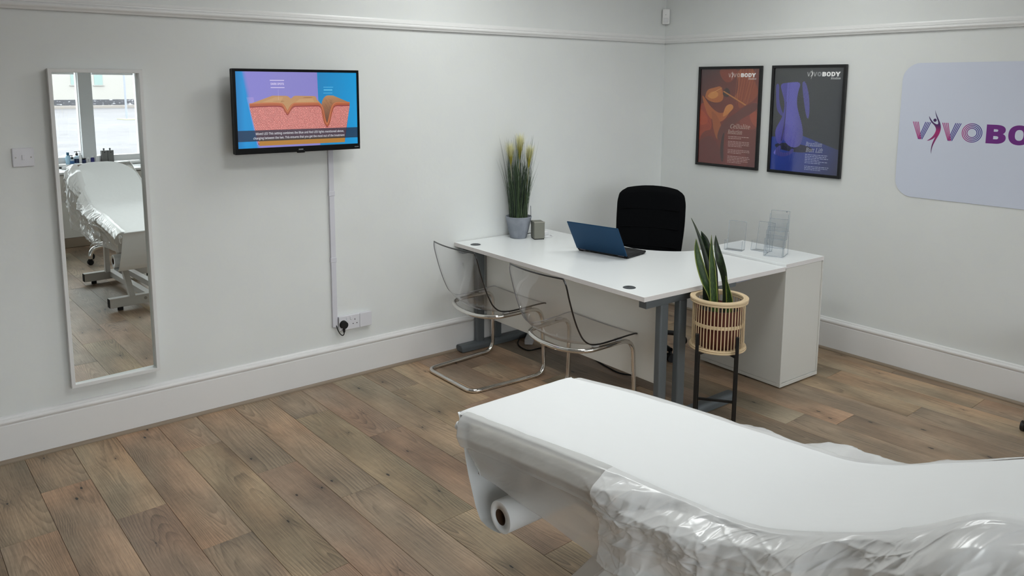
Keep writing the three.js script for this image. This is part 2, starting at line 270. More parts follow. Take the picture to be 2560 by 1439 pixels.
{
  const b = thing('far_building', 'long cream building with a dark stone base across the road', 'building', [16, -0.25, 90]);
  const wall = part('wall', box(-45, 0.9, 0, 30, 9, 8, 0), std(lin(0.34, 0.325, 0.31), 0.9), b);
  part('stone_base', box(-45, 0.28, -0.08, 30, 0.9, 7.9, 0.01), std('#ffffff', 0.9, { map: (() => { const t = dataTex(512, 64, (u, v) => { const n = tileFbm(u, v * 0.1, 90, 51, 2), c = n > 0.70 ? 170 : 70 + 40 * (tileFbm(u, v * 0.1, 30, 52, 3) - 0.5); return [c, c, c + 6]; }); t.repeat.set(3, 1); return t; })() }), b);
  part('kerb', box(-45, 0, -3, 30, 0.28, 8, 0.02), std(lin(0.25, 0.225, 0.21), 0.9), b);
  for (const x of [-13.2, -9.6, -6.0, 0.98, 3.28, 9.2, 12.8]) {
    const w = part('window', [box(x - 0.42, 2.48, -0.03, x + 0.42, 3.7, 0.04, 0.005)], std(lin(0.21, 0.285, 0.275), 0.3), b);
    part('sill', box(x - 0.55, 2.38, -0.12, x + 0.55, 2.47, 0.02, 0.01), std(lin(0.3, 0.29, 0.28), 0.8), w);
  }
  const p = thing('street_pole', 'slim pale lamp post standing on the kerb across the road', 'pole', [10.95, -0.2, 51.8]);
  part('post', new THREE.CylinderGeometry(0.06, 0.075, 2.9, 12).translate(0, 1.45, 0), std(lin(0.25, 0.265, 0.31), 0.5), p);
  part('cap', new THREE.SphereGeometry(0.09, 12, 8).translate(0, 2.97, 0), M.leg, p);
  single('grass_verge', box(10.55, -0.26, 50.6, 13.5, -0.2, 52.6, 0.02), std(lin(0.3, 0.31, 0.2), 1), 'pale grass verge at the foot of the lamp post', 'verge');
}
// ceiling panels: the glowing face and an area light of the same size just under it
LAMPS.forEach(([x, z, glow], i) => {
  const t = thing('ceiling_light', ['square white ceiling light panel above the office chair and pedestal', 'square white ceiling light panel above the two clear chairs', 'square white ceiling light panel above the foot of the couch'][i], 'light', [x, CEIL, z]);
  part('frame', [box(-0.31, -0.012, -0.31, 0.31, 0, -0.295, 0.002), box(-0.31, -0.012, 0.295, 0.31, 0, 0.31, 0.002), box(-0.31, -0.012, -0.295, -0.295, 0, 0.295, 0.002), box(0.295, -0.012, -0.295, 0.31, 0, 0.295, 0.002)], M.white, t);
  part('diffuser', box(-0.295, -0.008, -0.295, 0.295, -0.002, 0.295, 0), std('#ffffff', 0.6, { emissive: lin(0.97, 1, 0.985), emissiveIntensity: 1.5 }), t);
  const l = new THREE.RectAreaLight(lin(0.97, 1, 0.985), glow, 0.59, 0.59); l.name = 'ceiling_light_lamp'; l.position.set(0, -0.014, 0); l.rotation.x = -Math.PI / 2; t.add(l);
});

// ---------------------------------------------------------------- on the back wall: mirror, switch, television, trunking, socket
{
  const t = thing('wall_mirror', 'tall narrow mirror in a white frame hanging left of the television', 'mirror', [-4.0515, 0.298, 0]);
  const w = 0.199, h = 1.515, f = 0.0148, d0 = 0.006, d1 = 0.045;
  const rail = (pts, z0, z1) => { const s = new THREE.Shape(pts.map(([x, y]) => new THREE.Vector2(x, y))), g = new THREE.ExtrudeGeometry(s, { depth: z1 - z0 - 0.002, bevelEnabled: true, bevelSize: 0.001, bevelThickness: 0.001, bevelSegments: 1 }); g.translate(0, 0, z0 + 0.001); return g; };
  const frameMat = std(lin(0.7, 0.7, 0.69), 0.38);
  for (const [a, b] of [[[[-w, 0], [w, 0], [w - f, f], [-w + f, f]], 0], [[[-w, h], [-w + f, h - f], [w - f, h - f], [w, h]], 0], [[[-w, 0], [-w + f, f], [-w + f, h - f], [-w, h]], 0], [[[w, 0], [w, h], [w - f, h - f], [w - f, f]], 0]]) part('frame_rail', rail(a, d0, d1), frameMat, t);
  part('back_board', box(-w + 0.004, 0.004, 0.001, w - 0.004, h - 0.004, 0.009, 0), M.panel, t);
  const g = part('mirror_glass', box(-w + 0.012, -(h / 2) + 0.012, -0.002, w - 0.012, h / 2 - 0.012, 0.002, 0), std(lin(0.86, 0.9, 0.885), 0.0, { metalness: 1 }), t);
  g.position.set(0, h / 2, 0.0165); g.rotation.set(-0.25 * Math.PI / 180, 2.0 * Math.PI / 180, 0);   // the pane sits a little askew in its frame
}
{
  const t = thing('light_switch', 'small white light switch on the wall left of the mirror', 'switch', [-4.3675, 1.414, 0]);
  part('plate', box(-0.043, -0.043, 0, 0.043, 0.043, 0.009, 0.005, 3), M.plate, t);
  part('rocker', box(-0.0055, -0.0115, 0.008, 0.0055, 0.0115, 0.0125, 0.0012), M.plate, t);
  for (const s of [-1, 1]) part('screw', new THREE.CylinderGeometry(0.0032, 0.0032, 0.001, 14).rotateX(Math.PI / 2).translate(s * 0.030, 0, 0.0093), M.screw, t);
}
const screenTex = canvasTex(1280, 720, (x, W, H) => {
  const R = rng(5);
  x.fillStyle = '#1093d3'; x.fillRect(0, 0, W, H);
  let g = x.createLinearGradient(0, 0, W, 0); g.addColorStop(0, '#0a7cc0'); g.addColorStop(0.06, '#0f93d8'); g.addColorStop(0.66, '#0a84c2'); g.addColorStop(1, '#0c9bdc'); x.fillStyle = g; x.fillRect(0, 0, W, H);
  // lilac beam with a soft left edge
  for (let i = 0; i < 14; i++) { x.fillStyle = `rgba(147,131,208,${0.17})`; x.beginPath(); const e = i * 3.5; x.moveTo(60 + e, 0); x.lineTo(838, 0); x.lineTo(852, H); x.lineTo(185 + e, H); x.closePath(); x.fill(); }
  x.fillStyle = 'rgba(200,170,226,0.35)'; x.beginPath(); x.moveTo(100, 240); x.lineTo(170, 240); x.lineTo(230, 690); x.lineTo(190, 690); x.fill();
  // tissue block
  const rim = (o) => { x.moveTo(128, 300 + o); x.bezierCurveTo(300, 292 + o, 420, 290 + o, 450, 300 + o); x.bezierCurveTo(480, 312 + o, 490, 372 + o, 510, 378 + o); x.bezierCurveTo(530, 372 + o, 545, 306 + o, 590, 298 + o); x.lineTo(840, 296 + o); x.bezierCurveTo(880, 306 + o, 886, 340 + o, 896, 400 + o); x.bezierCurveTo(905, 470 + o, 920, 506 + o, 936, 506 + o); x.bezierCurveTo(955, 500 + o, 968, 420 + o, 985, 370 + o); x.bezierCurveTo(1000, 318 + o, 1016, 300 + o, 1050, 296 + o); x.lineTo(1196, 296 + o); };
  x.fillStyle = '#a2474a'; x.beginPath(); rim(18); x.lineTo(1130, 690); x.lineTo(200, 690); x.closePath(); x.fill();
  x.save(); x.beginPath(); rim(40); x.lineTo(1120, 690); x.lineTo(204, 690); x.closePath(); x.clip();
  for (let row = 0; row < 26; row++) for (let c = 0; c < 64; c++) { const px = 120 + c * 17.5 + (row % 2) * 9 + (R() - 0.5) * 7, py = 330 + row * 13.5 + (R() - 0.5) * 6, r = 10.5 + R() * 2.5; const q = 190 + R() * 26; x.fillStyle = `rgb(${q + 12},${q * 0.66},${q * 0.62})`; x.beginPath(); x.arc(px, py, r, 0, 7); x.fill(); x.strokeStyle = '#b05a58'; x.lineWidth = 2.2; x.stroke(); x.fillStyle = 'rgba(240,190,178,.45)'; x.beginPath(); x.arc(px - 2, py - 3, r * 0.4, 0, 7); x.fill(); }
  x.restore();
  x.fillStyle = '#bf9264'; x.beginPath(); x.moveTo(128, 304); x.lineTo(360, 226); x.lineTo(500, 228); x.bezierCurveTo(530, 232, 540, 250, 552, 256); x.bezierCurveTo(566, 244, 580, 228, 600, 228); x.lineTo(800, 232); x.quadraticCurveTo(826, 240, 824, 262); x.lineTo(860, 296); x.lineTo(590, 302); x.bezierCurveTo(545, 312, 530, 376, 510, 380); x.bezierCurveTo(490, 376, 480, 316, 450, 304); x.closePath(); x.fill();
  x.fillStyle = '#a8794f'; x.beginPath(); x.ellipse(420, 280, 62, 6, 0, 0, 7); x.ellipse(730, 246, 52, 5, 0, 0, 7); x.fill();
  x.fillStyle = '#d0a878'; x.globalAlpha = 0.5; x.beginPath(); x.moveTo(250, 290); x.lineTo(390, 240); x.lineTo(470, 240); x.lineTo(440, 292); x.fill(); x.beginPath(); x.moveTo(600, 290); x.lineTo(640, 262); x.lineTo(780, 256); x.lineTo(800, 288); x.fill(); x.globalAlpha = 1;
  g = x.createLinearGradient(0, 228, 0, 520); g.addColorStop(0, '#b98a60'); g.addColorStop(0.35, '#9a6b4c'); g.addColorStop(1, '#5d4034'); x.fillStyle = g; x.beginPath(); x.moveTo(880, 300); x.bezierCurveTo(900, 240, 930, 226, 960, 226); x.lineTo(1010, 228); x.lineTo(1196, 300); x.lineTo(1050, 302); x.bezierCurveTo(1005, 312, 980, 400, 960, 470); x.quadraticCurveTo(938, 530, 916, 480); x.bezierCurveTo(896, 420, 890, 340, 880, 300); x.fill();
  x.strokeStyle = 'rgba(70,40,30,.35)'; x.lineWidth = 1.6; for (let i = 0; i < 46; i++) { const a = 900 + R() * 110, b = 250 + R() * 190; x.beginPath(); x.moveTo(a, b); x.lineTo(a + 6 + R() * 16, b + 14 + R() * 26); x.stroke(); }
  x.strokeStyle = '#b4603f'; x.lineWidth = 30; x.beginPath(); rim(12); x.stroke(); x.strokeStyle = '#c77a4e'; x.lineWidth = 9; x.beginPath(); rim(2); x.stroke(); x.strokeStyle = '#8a3f33'; x.lineWidth = 5; x.beginPath(); rim(30); x.stroke();
  // labels
  x.fillStyle = 'rgba(226,214,246,.95)'; x.fillRect(340, 78, 146, 7); x.fillRect(346, 146, 142, 7); x.font = 'bold 29px sans-serif'; x.textAlign = 'center'; x.fillText('DARK SPOTS', 415, 125, 138);
  x.fillStyle = 'rgba(120,205,240,.75)'; x.fillRect(904, 142, 108, 6); x.fillRect(902, 200, 100, 5); x.fillRect(906, 166, 96, 13);
  x.fillStyle = 'rgba(235,225,240,.5)'; x.fillRect(421, 168, 2, 100);
  // strip under the block and the subtitle band
  x.fillStyle = '#b47f33'; x.fillRect(210, 640, 920, 60); g = x.createLinearGradient(0, 520, 0, 668); x.fillStyle = 'rgba(24,30,52,.72)'; x.fillRect(0, 552, W, 104);
  x.fillStyle = '#e9eef2'; x.font = '31px sans-serif'; x.fillText('Mixed LED This setting combines the Blue and Red LED lights mentioned above,', 650, 596, 946); x.fillText('changing between the two. This ensures that you get the most out of the treatment', 640, 638, 976);
});
{
  const t = thing('television', 'black flat screen television on the wall showing a skin diagram', 'television', [-3.0965, 1.606, 0.13]);
  const w = 0.3545, h = 0.2205;
  part('housing', [box(-w, -h, -0.038, w, h, -0.003, 0.006, 3), box(-0.22, -0.15, -0.068, 0.22, 0.13, -0.03, 0.01)], M.blackMatt, t);
  part('bezel', [box(-w, h - 0.0145, -0.006, w, h, 0.002, 0.0012), box(-w, -h, -0.006, w, -h + 0.031, 0.002, 0.0012), box(-w, -h + 0.031, -0.006, -w + 0.0165, h - 0.0145, 0.002, 0), box(w - 0.0135, -h + 0.031, -0.006, w, h - 0.0145, 0.002, 0), box(-0.022, -h - 0.005, -0.006, 0.022, -h + 0.008, 0.004, 0.003)], phys({ color: '#030304', roughness: 0.35, specularIntensity: 0.35 }), t);
  const scr = part('screen', new THREE.PlaneGeometry(2 * w - 0.029, 2 * h - 0.0445).translate(0.0015, 0.00825, -0.0008), phys({ color: '#050506', roughness: 0.18, emissiveMap: screenTex, emissive: 0xffffff, emissiveIntensity: 0.86 }), t);
  scr.castShadow = false;
  part('badge', [0, 1, 2, 3].map((k) => box(-0.0125 + k * 0.0066, -h + 0.011, 0.002, -0.0072 + k * 0.0066, -h + 0.0165, 0.0026, 0)), std('#8f959a', 0.4), t);
  part('badge', [0, 1, 2, 3, 4].map((k) => box(w - 0.034 + k * 0.005, -h + 0.011, 0.002, w - 0.0302 + k * 0.005, -h + 0.0155, 0.0024, 0)), std('#7d8388', 0.4), t);
  part('wall_bracket', [box(-0.10, -0.12, -0.13, 0.10, 0.10, -0.122, 0.002), box(-0.03, -0.06, -0.124, 0.03, 0.05, -0.066, 0.004)], M.blackMatt, t);
}
{
  const t = thing('cable_trunking', 'white plastic cable trunking running down the wall below the television', 'trunking', [-2.8695, 0, 0]);
  part('channel', box(-0.0155, 0.326, 0, 0.0155, 1.47, 0.0165, 0.0022), M.trunking, t);
  for (const y of [0.7335, 1.125]) part('coupler', box(-0.0185, y - 0.015, 0, 0.0185, y + 0.0135, 0.0195, 0.002), M.trunking, t);
}
{
  const t = thing('wall_socket', 'white double wall socket with a blank plate beside the trunking', 'socket', [-2.8515, 0.3, 0]);
  part('back_box', box(0.001, 0.003, 0, 0.214, 0.084, 0.022, 0.003), M.plate, t);
  part('socket_plate', box(0, 0, 0.02, 0.1345, 0.087, 0.029, 0.003, 3), M.plate, t);
  part('blank_plate', box(0.1360, 0, 0.02, 0.2155, 0.087, 0.029, 0.003, 3), M.plate, t);
  for (const sx of [0.052, 0.076]) part('rocker', box(sx - 0.006, 0.061, 0.028, sx + 0.006, 0.079, 0.032, 0.0015), M.plate, t);
  part('pin_hole', [box(0.1003, 0.053, 0.0282, 0.1045, 0.0615, 0.0293, 0), box(0.0865, 0.0305, 0.0282, 0.0935, 0.0350, 0.0293, 0), box(0.1115, 0.0305, 0.0282, 0.1185, 0.0350, 0.0293, 0)], M.black, t);
  const p = thing('mains_plug', 'round black mains plug pushed into the left half of the wall socket', 'plug', [-2.8265, 0.339, 0.03]);
  part('body', new THREE.CylinderGeometry(0.0215, 0.0245, 0.024, 28).rotateX(Math.PI / 2).translate(0, 0, 0.012), M.blackMatt, p);
  part('cable_guard', cyl(0.0062, 0.03, 0, -0.046, 0.010, 12, 0.0085), M.blackMatt, p);
  part('cable', tube(spline([V(0, -0.044, 0.010), V(-0.002, -0.058, 0.010), V(-0.010, -0.064, 0.008), V(-0.022, -0.053, 0.003), V(-0.031, -0.035, -0.003), V(-0.036, -0.017, -0.008), V(-0.037, -0.004, -0.014)], 30), 0.0028), M.blackMatt, p);
}
{
  const t = thing('motion_sensor', 'small white motion sensor high in the corner above the picture rail', 'sensor', [-0.022, 2.222, 0.02], -Math.PI / 4);
  part('body', box(-0.0285, 0, -0.03, 0.0285, 0.116, 0.028, 0.007, 3), M.gloss, t);
  part('lens', box(-0.019, 0.012, 0.022, 0.019, 0.046, 0.031, 0.004, 3), std(lin(0.66, 0.66, 0.67), 0.3), t);
  part('indicator', new THREE.SphereGeometry(0.0022, 10, 8).translate(-0.002, 0.072, 0.028), M.rubber, t);
}

// ---------------------------------------------------------------- on the right wall: two posters and the sign board
function strokes(x, pts, lw, col) { x.strokeStyle = col; x.lineWidth = lw; x.lineCap = 'round'; x.lineJoin = 'round'; x.beginPath(); x.moveTo(...pts[0]); for (let i = 1; i < pts.length; i++) x.lineTo(...pts[i]); x.stroke(); }
function figureMark(x, cx, y, h, col) {   // the little leaping figure of the wordmark, h tall
  const s = h / 100; x.save(); x.translate(cx, y); x.scale(s, s); x.fillStyle = col;
  x.beginPath(); x.moveTo(3, 0); x.bezierCurveTo(7, 14, 16, 24, 18, 36); x.bezierCurveTo(20, 48, 14, 58, 10, 66); x.bezierCurveTo(6, 76, 1, 84, 2, 100); x.bezierCurveTo(-2, 86, 3, 72, 8, 60); x.bezierCurveTo(4, 66, -4, 70, -10, 70); x.bezierCurveTo(0, 64, 6, 56, 8, 46); x.bezierCurveTo(9, 40, 4, 34, -1, 30); x.bezierCurveTo(-6, 25, -9, 18, -9, 14); x.bezierCurveTo(-4, 22, 0, 28, 6, 31); x.bezierCurveTo(12, 34, 13, 30, 11, 25); x.bezierCurveTo(7, 16, 4, 8, 3, 0); x.fill();
  x.beginPath(); x.arc(4.5, 23, 3.6, 0, 7); x.fill(); x.restore();
}
function wordmark(x, x0, y0, h, light) { // VIVOBODY: four-line letters V i V O, then a heavy BODY; returns the width
  const col = (t) => light ? (t < 0.5 ? '#c9c9c9' : '#ffffff') : `rgb(${Math.round(175 - 118 * t)},${Math.round(42 - 2 * t)},${Math.round(118 + 8 * t)})`;
  const lw = h * (light ? 0.052 : 0.045), gap = h * 0.096, vee = (px, c1, c2) => { for (let i = 0; i < 4; i++) { strokes(x, [[px + i * gap, y0], [px + h * 0.36 + i * gap * 0.5, y0 + h]], lw, c1); strokes(x, [[px + h * 0.5 + h * 0.36 + (i - 1.5) * gap, y0], [px + h * 0.36 + i * gap * 0.75, y0 + h]], lw, c2); } };
  const a = light ? 'rgba(225,225,225,.72)' : '#a9307a', b = light ? 'rgba(225,225,225,.72)' : '#3a3486';
  x.save(); vee(x0, a, b); figureMark(x, x0 + h * 1.12, y0 - h * 0.74, h * 2.6, light ? '#f0f0f0' : (() => { const g = x.createLinearGradient(0, 0, 0, 100); g.addColorStop(0, '#2b2752'); g.addColorStop(0.32, '#4a2560'); g.addColorStop(0.48, '#a82a6c'); g.addColorStop(0.7, '#8a2b6a'); g.addColorStop(1, '#3a2752'); return g; })());
  vee(x0 + h * 1.68, a, b);
  for (let i = 0; i < 4; i++) { x.lineWidth = lw; const g = x.createLinearGradient(x0 + h * 2.75, 0, x0 + h * 3.8, 0); g.addColorStop(0.1, a); g.addColorStop(0.75, b); x.strokeStyle = g; x.beginPath(); x.arc(x0 + h * 3.30, y0 + h * 0.5, h * 0.52 - i * gap * 0.9, 0, 7); x.stroke(); }
  x.font = `bold ${h * 1.37}px sans-serif`; x.textBaseline = 'alphabetic'; x.textAlign = 'left';
  if (light) x.fillStyle = '#fff'; else { const g = x.createLinearGradient(x0 + h * 3.8, 0, x0 + h * 9, 0); g.addColorStop(0, '#6f2a80'); g.addColorStop(0.2, '#4b2a78'); g.addColorStop(0.32, '#2e2a68'); g.addColorStop(0.6, '#5a2a76'); g.addColorStop(1, '#a9307a'); x.fillStyle = g; }
  x.strokeStyle = x.fillStyle; x.lineWidth = h * 0.075; x.lineJoin = 'miter';
  const wd = h * 4.3; let px = x0 + h * 3.93; for (const ch of 'BODY') { const m = x.measureText(ch).width, tw = h * 1.16; x.save(); x.translate(px, y0 + h); x.scale(tw / m, 1); x.fillText(ch, 0, 0); x.strokeText(ch, 0, 0); x.restore(); px += tw + h * 0.02; }
  x.restore(); return px - x0;
}
function paragraph(x, px, py, w, rows, lh, col) { const R = rng(Math.round(px * 7 + py)); x.fillStyle = col; for (let r = 0; r < rows; r++) { let q = px; const end = px + w * (r === rows - 1 ? 0.62 : 0.9 + 0.1 * R()); while (q < end) { const L = 8 + R() * 26; x.fillRect(q, py + r * lh, Math.min(L, end - q), 6.5); q += L + 5; } } }
const posterA = canvasTex(720, 1000, (x, W, H) => {
  let g = x.createLinearGradient(0, 0, W, H); g.addColorStop(0, '#452a30'); g.addColorStop(0.25, '#6a2f28'); g.addColorStop(0.5, '#7c2f1f'); g.addColorStop(1, '#6a3030'); x.fillStyle = g; x.fillRect(0, 0, W, H);
  const blob = (a, c) => { const p = []; for (let i = 0; i + 1 < a.length; i += 2) p.push([a[i], a[i + 1]]); const n = p.length, mid = (i) => [(p[i % n][0] + p[(i + 1) % n][0]) / 2, (p[i % n][1] + p[(i + 1) % n][1]) / 2]; x.fillStyle = c; x.beginPath(); x.moveTo(...mid(0)); for (let i = 1; i <= n; i++) x.quadraticCurveTo(...p[i % n], ...mid(i)); x.fill(); };
  // hanging cloth
  blob([230, 0, 250, 90, 330, 160, 420, 120, 470, 0], '#8a3a24'); blob([430, 0, 480, 220, 400, 330, 560, 300, 690, 0], '#a2502a'); blob([560, 0, 700, 200, 690, 300, 560, 380, 470, 420, 470, 200, 500, 0], '#94411f');
  for (let i = 0; i < 16; i++) { x.globalAlpha = 0.35; strokes(x, [[440 + i * 17, 0], [432 + i * 15, 150], [420 + i * 12, 300 + (i % 5) * 22]], 3 + (i % 3) * 2, i % 2 ? '#c98242' : '#6a2a1a'); } x.globalAlpha = 1;
  blob([0, 330, 120, 400, 190, 640, 60, 650, 0, 800], '#a23c1c'); blob([0, 420, 90, 470, 130, 560, 40, 600, 0, 560], '#b5471f'); blob([720, 300, 560, 400, 480, 560, 600, 620, 720, 600], '#8a3a2c'); blob([600, 460, 690, 420, 720, 470, 720, 600, 650, 560], '#a4462a');
  for (let i = 0; i < 9; i++) { x.globalAlpha = 0.3; strokes(x, [[0, 380 + i * 44], [110 + i * 4, 440 + i * 26], [190, 560 + i * 20]], 3, i % 2 ? '#d06a2e' : '#6a2416'); } x.globalAlpha = 1;
  blob([0, 760, 160, 680, 250, 780, 330, 900, 300, 1000, 100, 1000, 0, 1000], '#6e2c26'); blob([330, 760, 360, 900, 340, 1000, 460, 1000, 640, 1000, 560, 800, 420, 700], '#7a3530');
  // a dancer wrapped in the cloth, seen as folds of orange
  blob([70, 300, 90, 220, 190, 200, 260, 180, 290, 240, 300, 330, 220, 360, 120, 340, 70, 300], '#b9692e'); blob([100, 290, 140, 240, 220, 240, 240, 280, 200, 310, 150, 320, 100, 290], '#d28a44');
  blob([20, 250, 140, 400, 260, 470, 330, 440, 400, 420, 330, 520, 260, 560, 130, 520, 60, 380], '#b4602a'); blob([300, 470, 330, 380, 400, 360, 430, 400, 380, 450, 340, 480, 300, 500], '#cf8440'); blob([280, 250, 330, 190, 380, 240, 360, 300, 300, 290], '#3a1d1c'); strokes(x, [[300, 240], [420, 300], [560, 370]], 14, '#c07a3c');
  blob([150, 420, 260, 520, 300, 640, 250, 760, 190, 640, 170, 520], '#a55526'); blob([700, 330, 560, 380, 430, 470, 300, 540, 230, 700, 270, 760, 360, 640, 500, 520, 700, 420], '#6a302a'); blob([330, 640, 320, 800, 330, 960, 300, 960, 280, 820, 300, 690], '#3c1c1e');
  for (let i = 0; i < 8; i++) { x.globalAlpha = 0.45; strokes(x, [[110 + i * 20, 320 - i * 6], [150 + i * 16, 260 - i * 8], [220 + i * 9, 230 - i * 4]], 3, '#e8b070'); } x.globalAlpha = 1;
  wordmark(x, 346, 58, 36.5, true); x.fillStyle = '#eee'; x.font = 'italic 26px serif'; x.textAlign = 'right'; x.fillText('Studios', 668, 120); x.textAlign = 'left';
  x.fillStyle = '#c9b3a8'; x.font = 'italic 60px serif'; x.fillText('Cellulite', 388, 610); x.fillText('Reduction', 366, 668, 170);
  paragraph(x, 376, 692, 250, 2, 17, 'rgba(225,205,200,.75)'); paragraph(x, 376, 742, 262, 4, 15.5, 'rgba(225,205,200,.7)'); paragraph(x, 376, 826, 258, 3, 15.5, 'rgba(225,205,200,.7)'); paragraph(x, 376, 892, 262, 5, 15.5, 'rgba(225,205,200,.7)');
});
const posterB = canvasTex(720, 1000, (x, W, H) => {
  let g = x.createLinearGradient(0, 0, W, H); g.addColorStop(0, '#2a2d31'); g.addColorStop(1, '#242a3a'); x.fillStyle = g; x.fillRect(0, 0, W, H);
  g = x.createLinearGradient(0, 690, W, 1000); g.addColorStop(0, '#1f3fa0'); g.addColorStop(0.5, '#243a90'); g.addColorStop(1, '#262c52'); x.fillStyle = g; x.beginPath(); x.moveTo(0, 670); x.lineTo(330, 640); x.lineTo(720, 760); x.lineTo(720, 1000); x.lineTo(0, 1000); x.fill();
  x.fillStyle = '#15183a'; x.beginPath(); x.ellipse(250, 760, 200, 40, 0.05, 0, 7); x.fill();
  // a seated figure seen from behind, striped with light
  const round = (p) => { const n = p.length, m = (k) => [(p[k % n][0] + p[(k + 1) % n][0]) / 2, (p[k % n][1] + p[(k + 1) % n][1]) / 2]; x.beginPath(); x.moveTo(...m(0)); for (let k = 1; k <= n; k++) x.quadraticCurveTo(...p[k % n], ...m(k)); x.closePath(); };
  const stripes = (pts, dx, dy, step, bend, from) => { x.save(); round(pts); x.clip(); for (let k = 0; k < 90; k++) { const y = -60 + k * step; x.strokeStyle = 'rgba(128,126,226,.8)'; x.lineWidth = step * 0.42; x.beginPath(); x.moveTo(from, y); x.quadraticCurveTo(from + dx * 0.5, y + dy * 0.5 - bend, from + dx, y + dy); x.stroke(); } x.restore(); };
  const larm = [[28,160],[36,264],[46,391],[78,444],[119,471],[135,459],[112,424],[80,353],[67,263],[67,159]], torso = [[72,159],[101,244],[127,315],[135,387],[115,478],[65,562],[44,618],[55,681],[80,729],[110,739],[133,698],[147,684],[174,731],[221,757],[271,760],[324,733],[345,643],[328,538],[285,434],[259,346],[264,239],[299,138],[164,148]], rarm = [[301,137],[340,139],[379,253],[393,376],[394,447],[384,491],[362,457],[335,343],[315,237]], feet = [[77,766],[110,740],[122,776],[94,805],[155,818],[204,805],[231,767],[260,774],[244,811],[186,847],[117,857],[46,836],[40,819]];
  for (const [p, c] of [[larm, '#3d3a90'], [torso, '#45419c'], [rarm, '#2a2766'], [feet, '#2c2c78']]) { x.fillStyle = c; round(p); x.fill(); }
  x.save(); round(torso); x.clip(); g = x.createLinearGradient(60, 0, 330, 0); g.addColorStop(0, 'rgba(90,86,190,.55)'); g.addColorStop(0.5, 'rgba(60,56,150,0)'); g.addColorStop(1, 'rgba(14,12,46,.75)'); x.fillStyle = g; x.fillRect(0, 0, 720, 1000); strokes(x, [[150, 330], [148, 460], [140, 560], [118, 700]], 9, 'rgba(24,22,70,.7)'); strokes(x, [[175, 150], [172, 330]], 7, 'rgba(30,28,84,.45)'); x.restore();
  x.save(); x.beginPath(); x.rect(150, 120, 240, 680); x.clip(); stripes(torso, 260, 190, 13, 26, 130); x.restore(); stripes(rarm, 120, 40, 12, 4, 290); stripes(feet, 60, 200, 14, 0, 0); for (let k = 0; k < 24; k++) { x.save(); round(feet); x.clip(); strokes(x, [[10 + k * 11, 740], [30 + k * 11, 900]], 4, 'rgba(128,126,226,.6)'); x.restore(); }
  wordmark(x, 348, 52, 37.5, true); x.fillStyle = '#eee'; x.font = 'italic 27px serif'; x.textAlign = 'right'; x.fillText('Studios', 676, 118); x.textAlign = 'left';
  x.fillStyle = '#b9bccb'; x.font = 'italic 54px serif'; x.fillText('Brazilian', 372, 735, 165); x.fillText('Butt Lift', 376, 790, 170);
  paragraph(x, 374, 812, 232, 4, 15.5, 'rgba(205,208,230,.75)'); paragraph(x, 374, 874, 250, 2, 15.5, 'rgba(205,208,230,.7)'); paragraph(x, 374, 922, 260, 3, 15, 'rgba(205,208,230,.7)');
});
function poster(z0, z1, tex, label) {
  const y0 = 1.1525, y1 = 1.8905, t = thing('framed_poster', label, 'poster', [0, (y0 + y1) / 2, (z0 + z1) / 2], -Math.PI / 2), w = (z1 - z0) / 2, h = (y1 - y0) / 2, f = 0.019;
  // local x runs towards +z of the room, local z out of the wall
  for (const q of [[-w, h - f, w, h], [-w, -h, w, -h + f], [-w, -h + f, -w + f, h - f], [w - f, -h + f, w, h - f]]) part('frame_rail', box(q[0], q[1], 0.004, q[2], q[3], 0.026, 0.0015), M.black, t);
  part('print', box(-w + 0.01, -h + 0.01, 0.008, w - 0.01, h - 0.01, 0.0145, 0), [0, 1, 2, 3, 4, 5].map((k) => k === 4 ? std('#ffffff', 0.5, { map: tex }) : M.blackMatt), t);
  part('glazing', box(-w + 0.015, -h + 0.015, 0.0165, w - 0.015, h - 0.015, 0.0185, 0), phys({ color: 0xffffff, transmission: 1, thickness: 0, roughness: 0.03, ior: 1.49 }), t);
  return t;
}
poster(0.360, 0.906, posterA, 'black framed poster of a dancer in orange cloth');
poster(0.988, 1.528, posterB, 'black framed poster with a blue striped figure');
{
  const z0 = 1.878, z1 = 2.95, y0 = 1.088, y1 = 1.891, r = 0.105, w = z1 - z0, h = y1 - y0;
  const tex = canvasTex(2048, 1534, (x, W, H) => { const s = W / w; x.fillStyle = '#cdd3e2'; x.fillRect(0, 0, W, H); wordmark(x, 0.083 * s, 0.349 * s, 0.1 * s, false); });
  const t = thing('sign_board', 'large pale grey board with rounded corners and a purple wordmark on the right wall', 'sign', [0, y0, z0], -Math.PI / 2);
  const s = new THREE.Shape(); s.moveTo(r, 0); s.lineTo(w - r, 0); s.absarc(w - r, r, r, -Math.PI / 2, 0); s.lineTo(w, h - r); s.absarc(w - r, h - r, r, 0, Math.PI / 2); s.lineTo(r, h); s.absarc(r, h - r, r, Math.PI / 2, Math.PI); s.lineTo(0, r); s.absarc(r, r, r, Math.PI, Math.PI * 1.5);
  const g = new THREE.ExtrudeGeometry(s, { depth: 0.004, bevelEnabled: false, curveSegments: 20 }), uv = g.attributes.uv, p = g.attributes.position; for (let i = 0; i < uv.count; i++) uv.setXY(i, p.getX(i) / w, p.getY(i) / h); g.translate(0, 0, 0.001);
  part('board', g, [std('#ffffff', 0.4, { map: tex }), std('#8f949c', 0.5)], t);
}

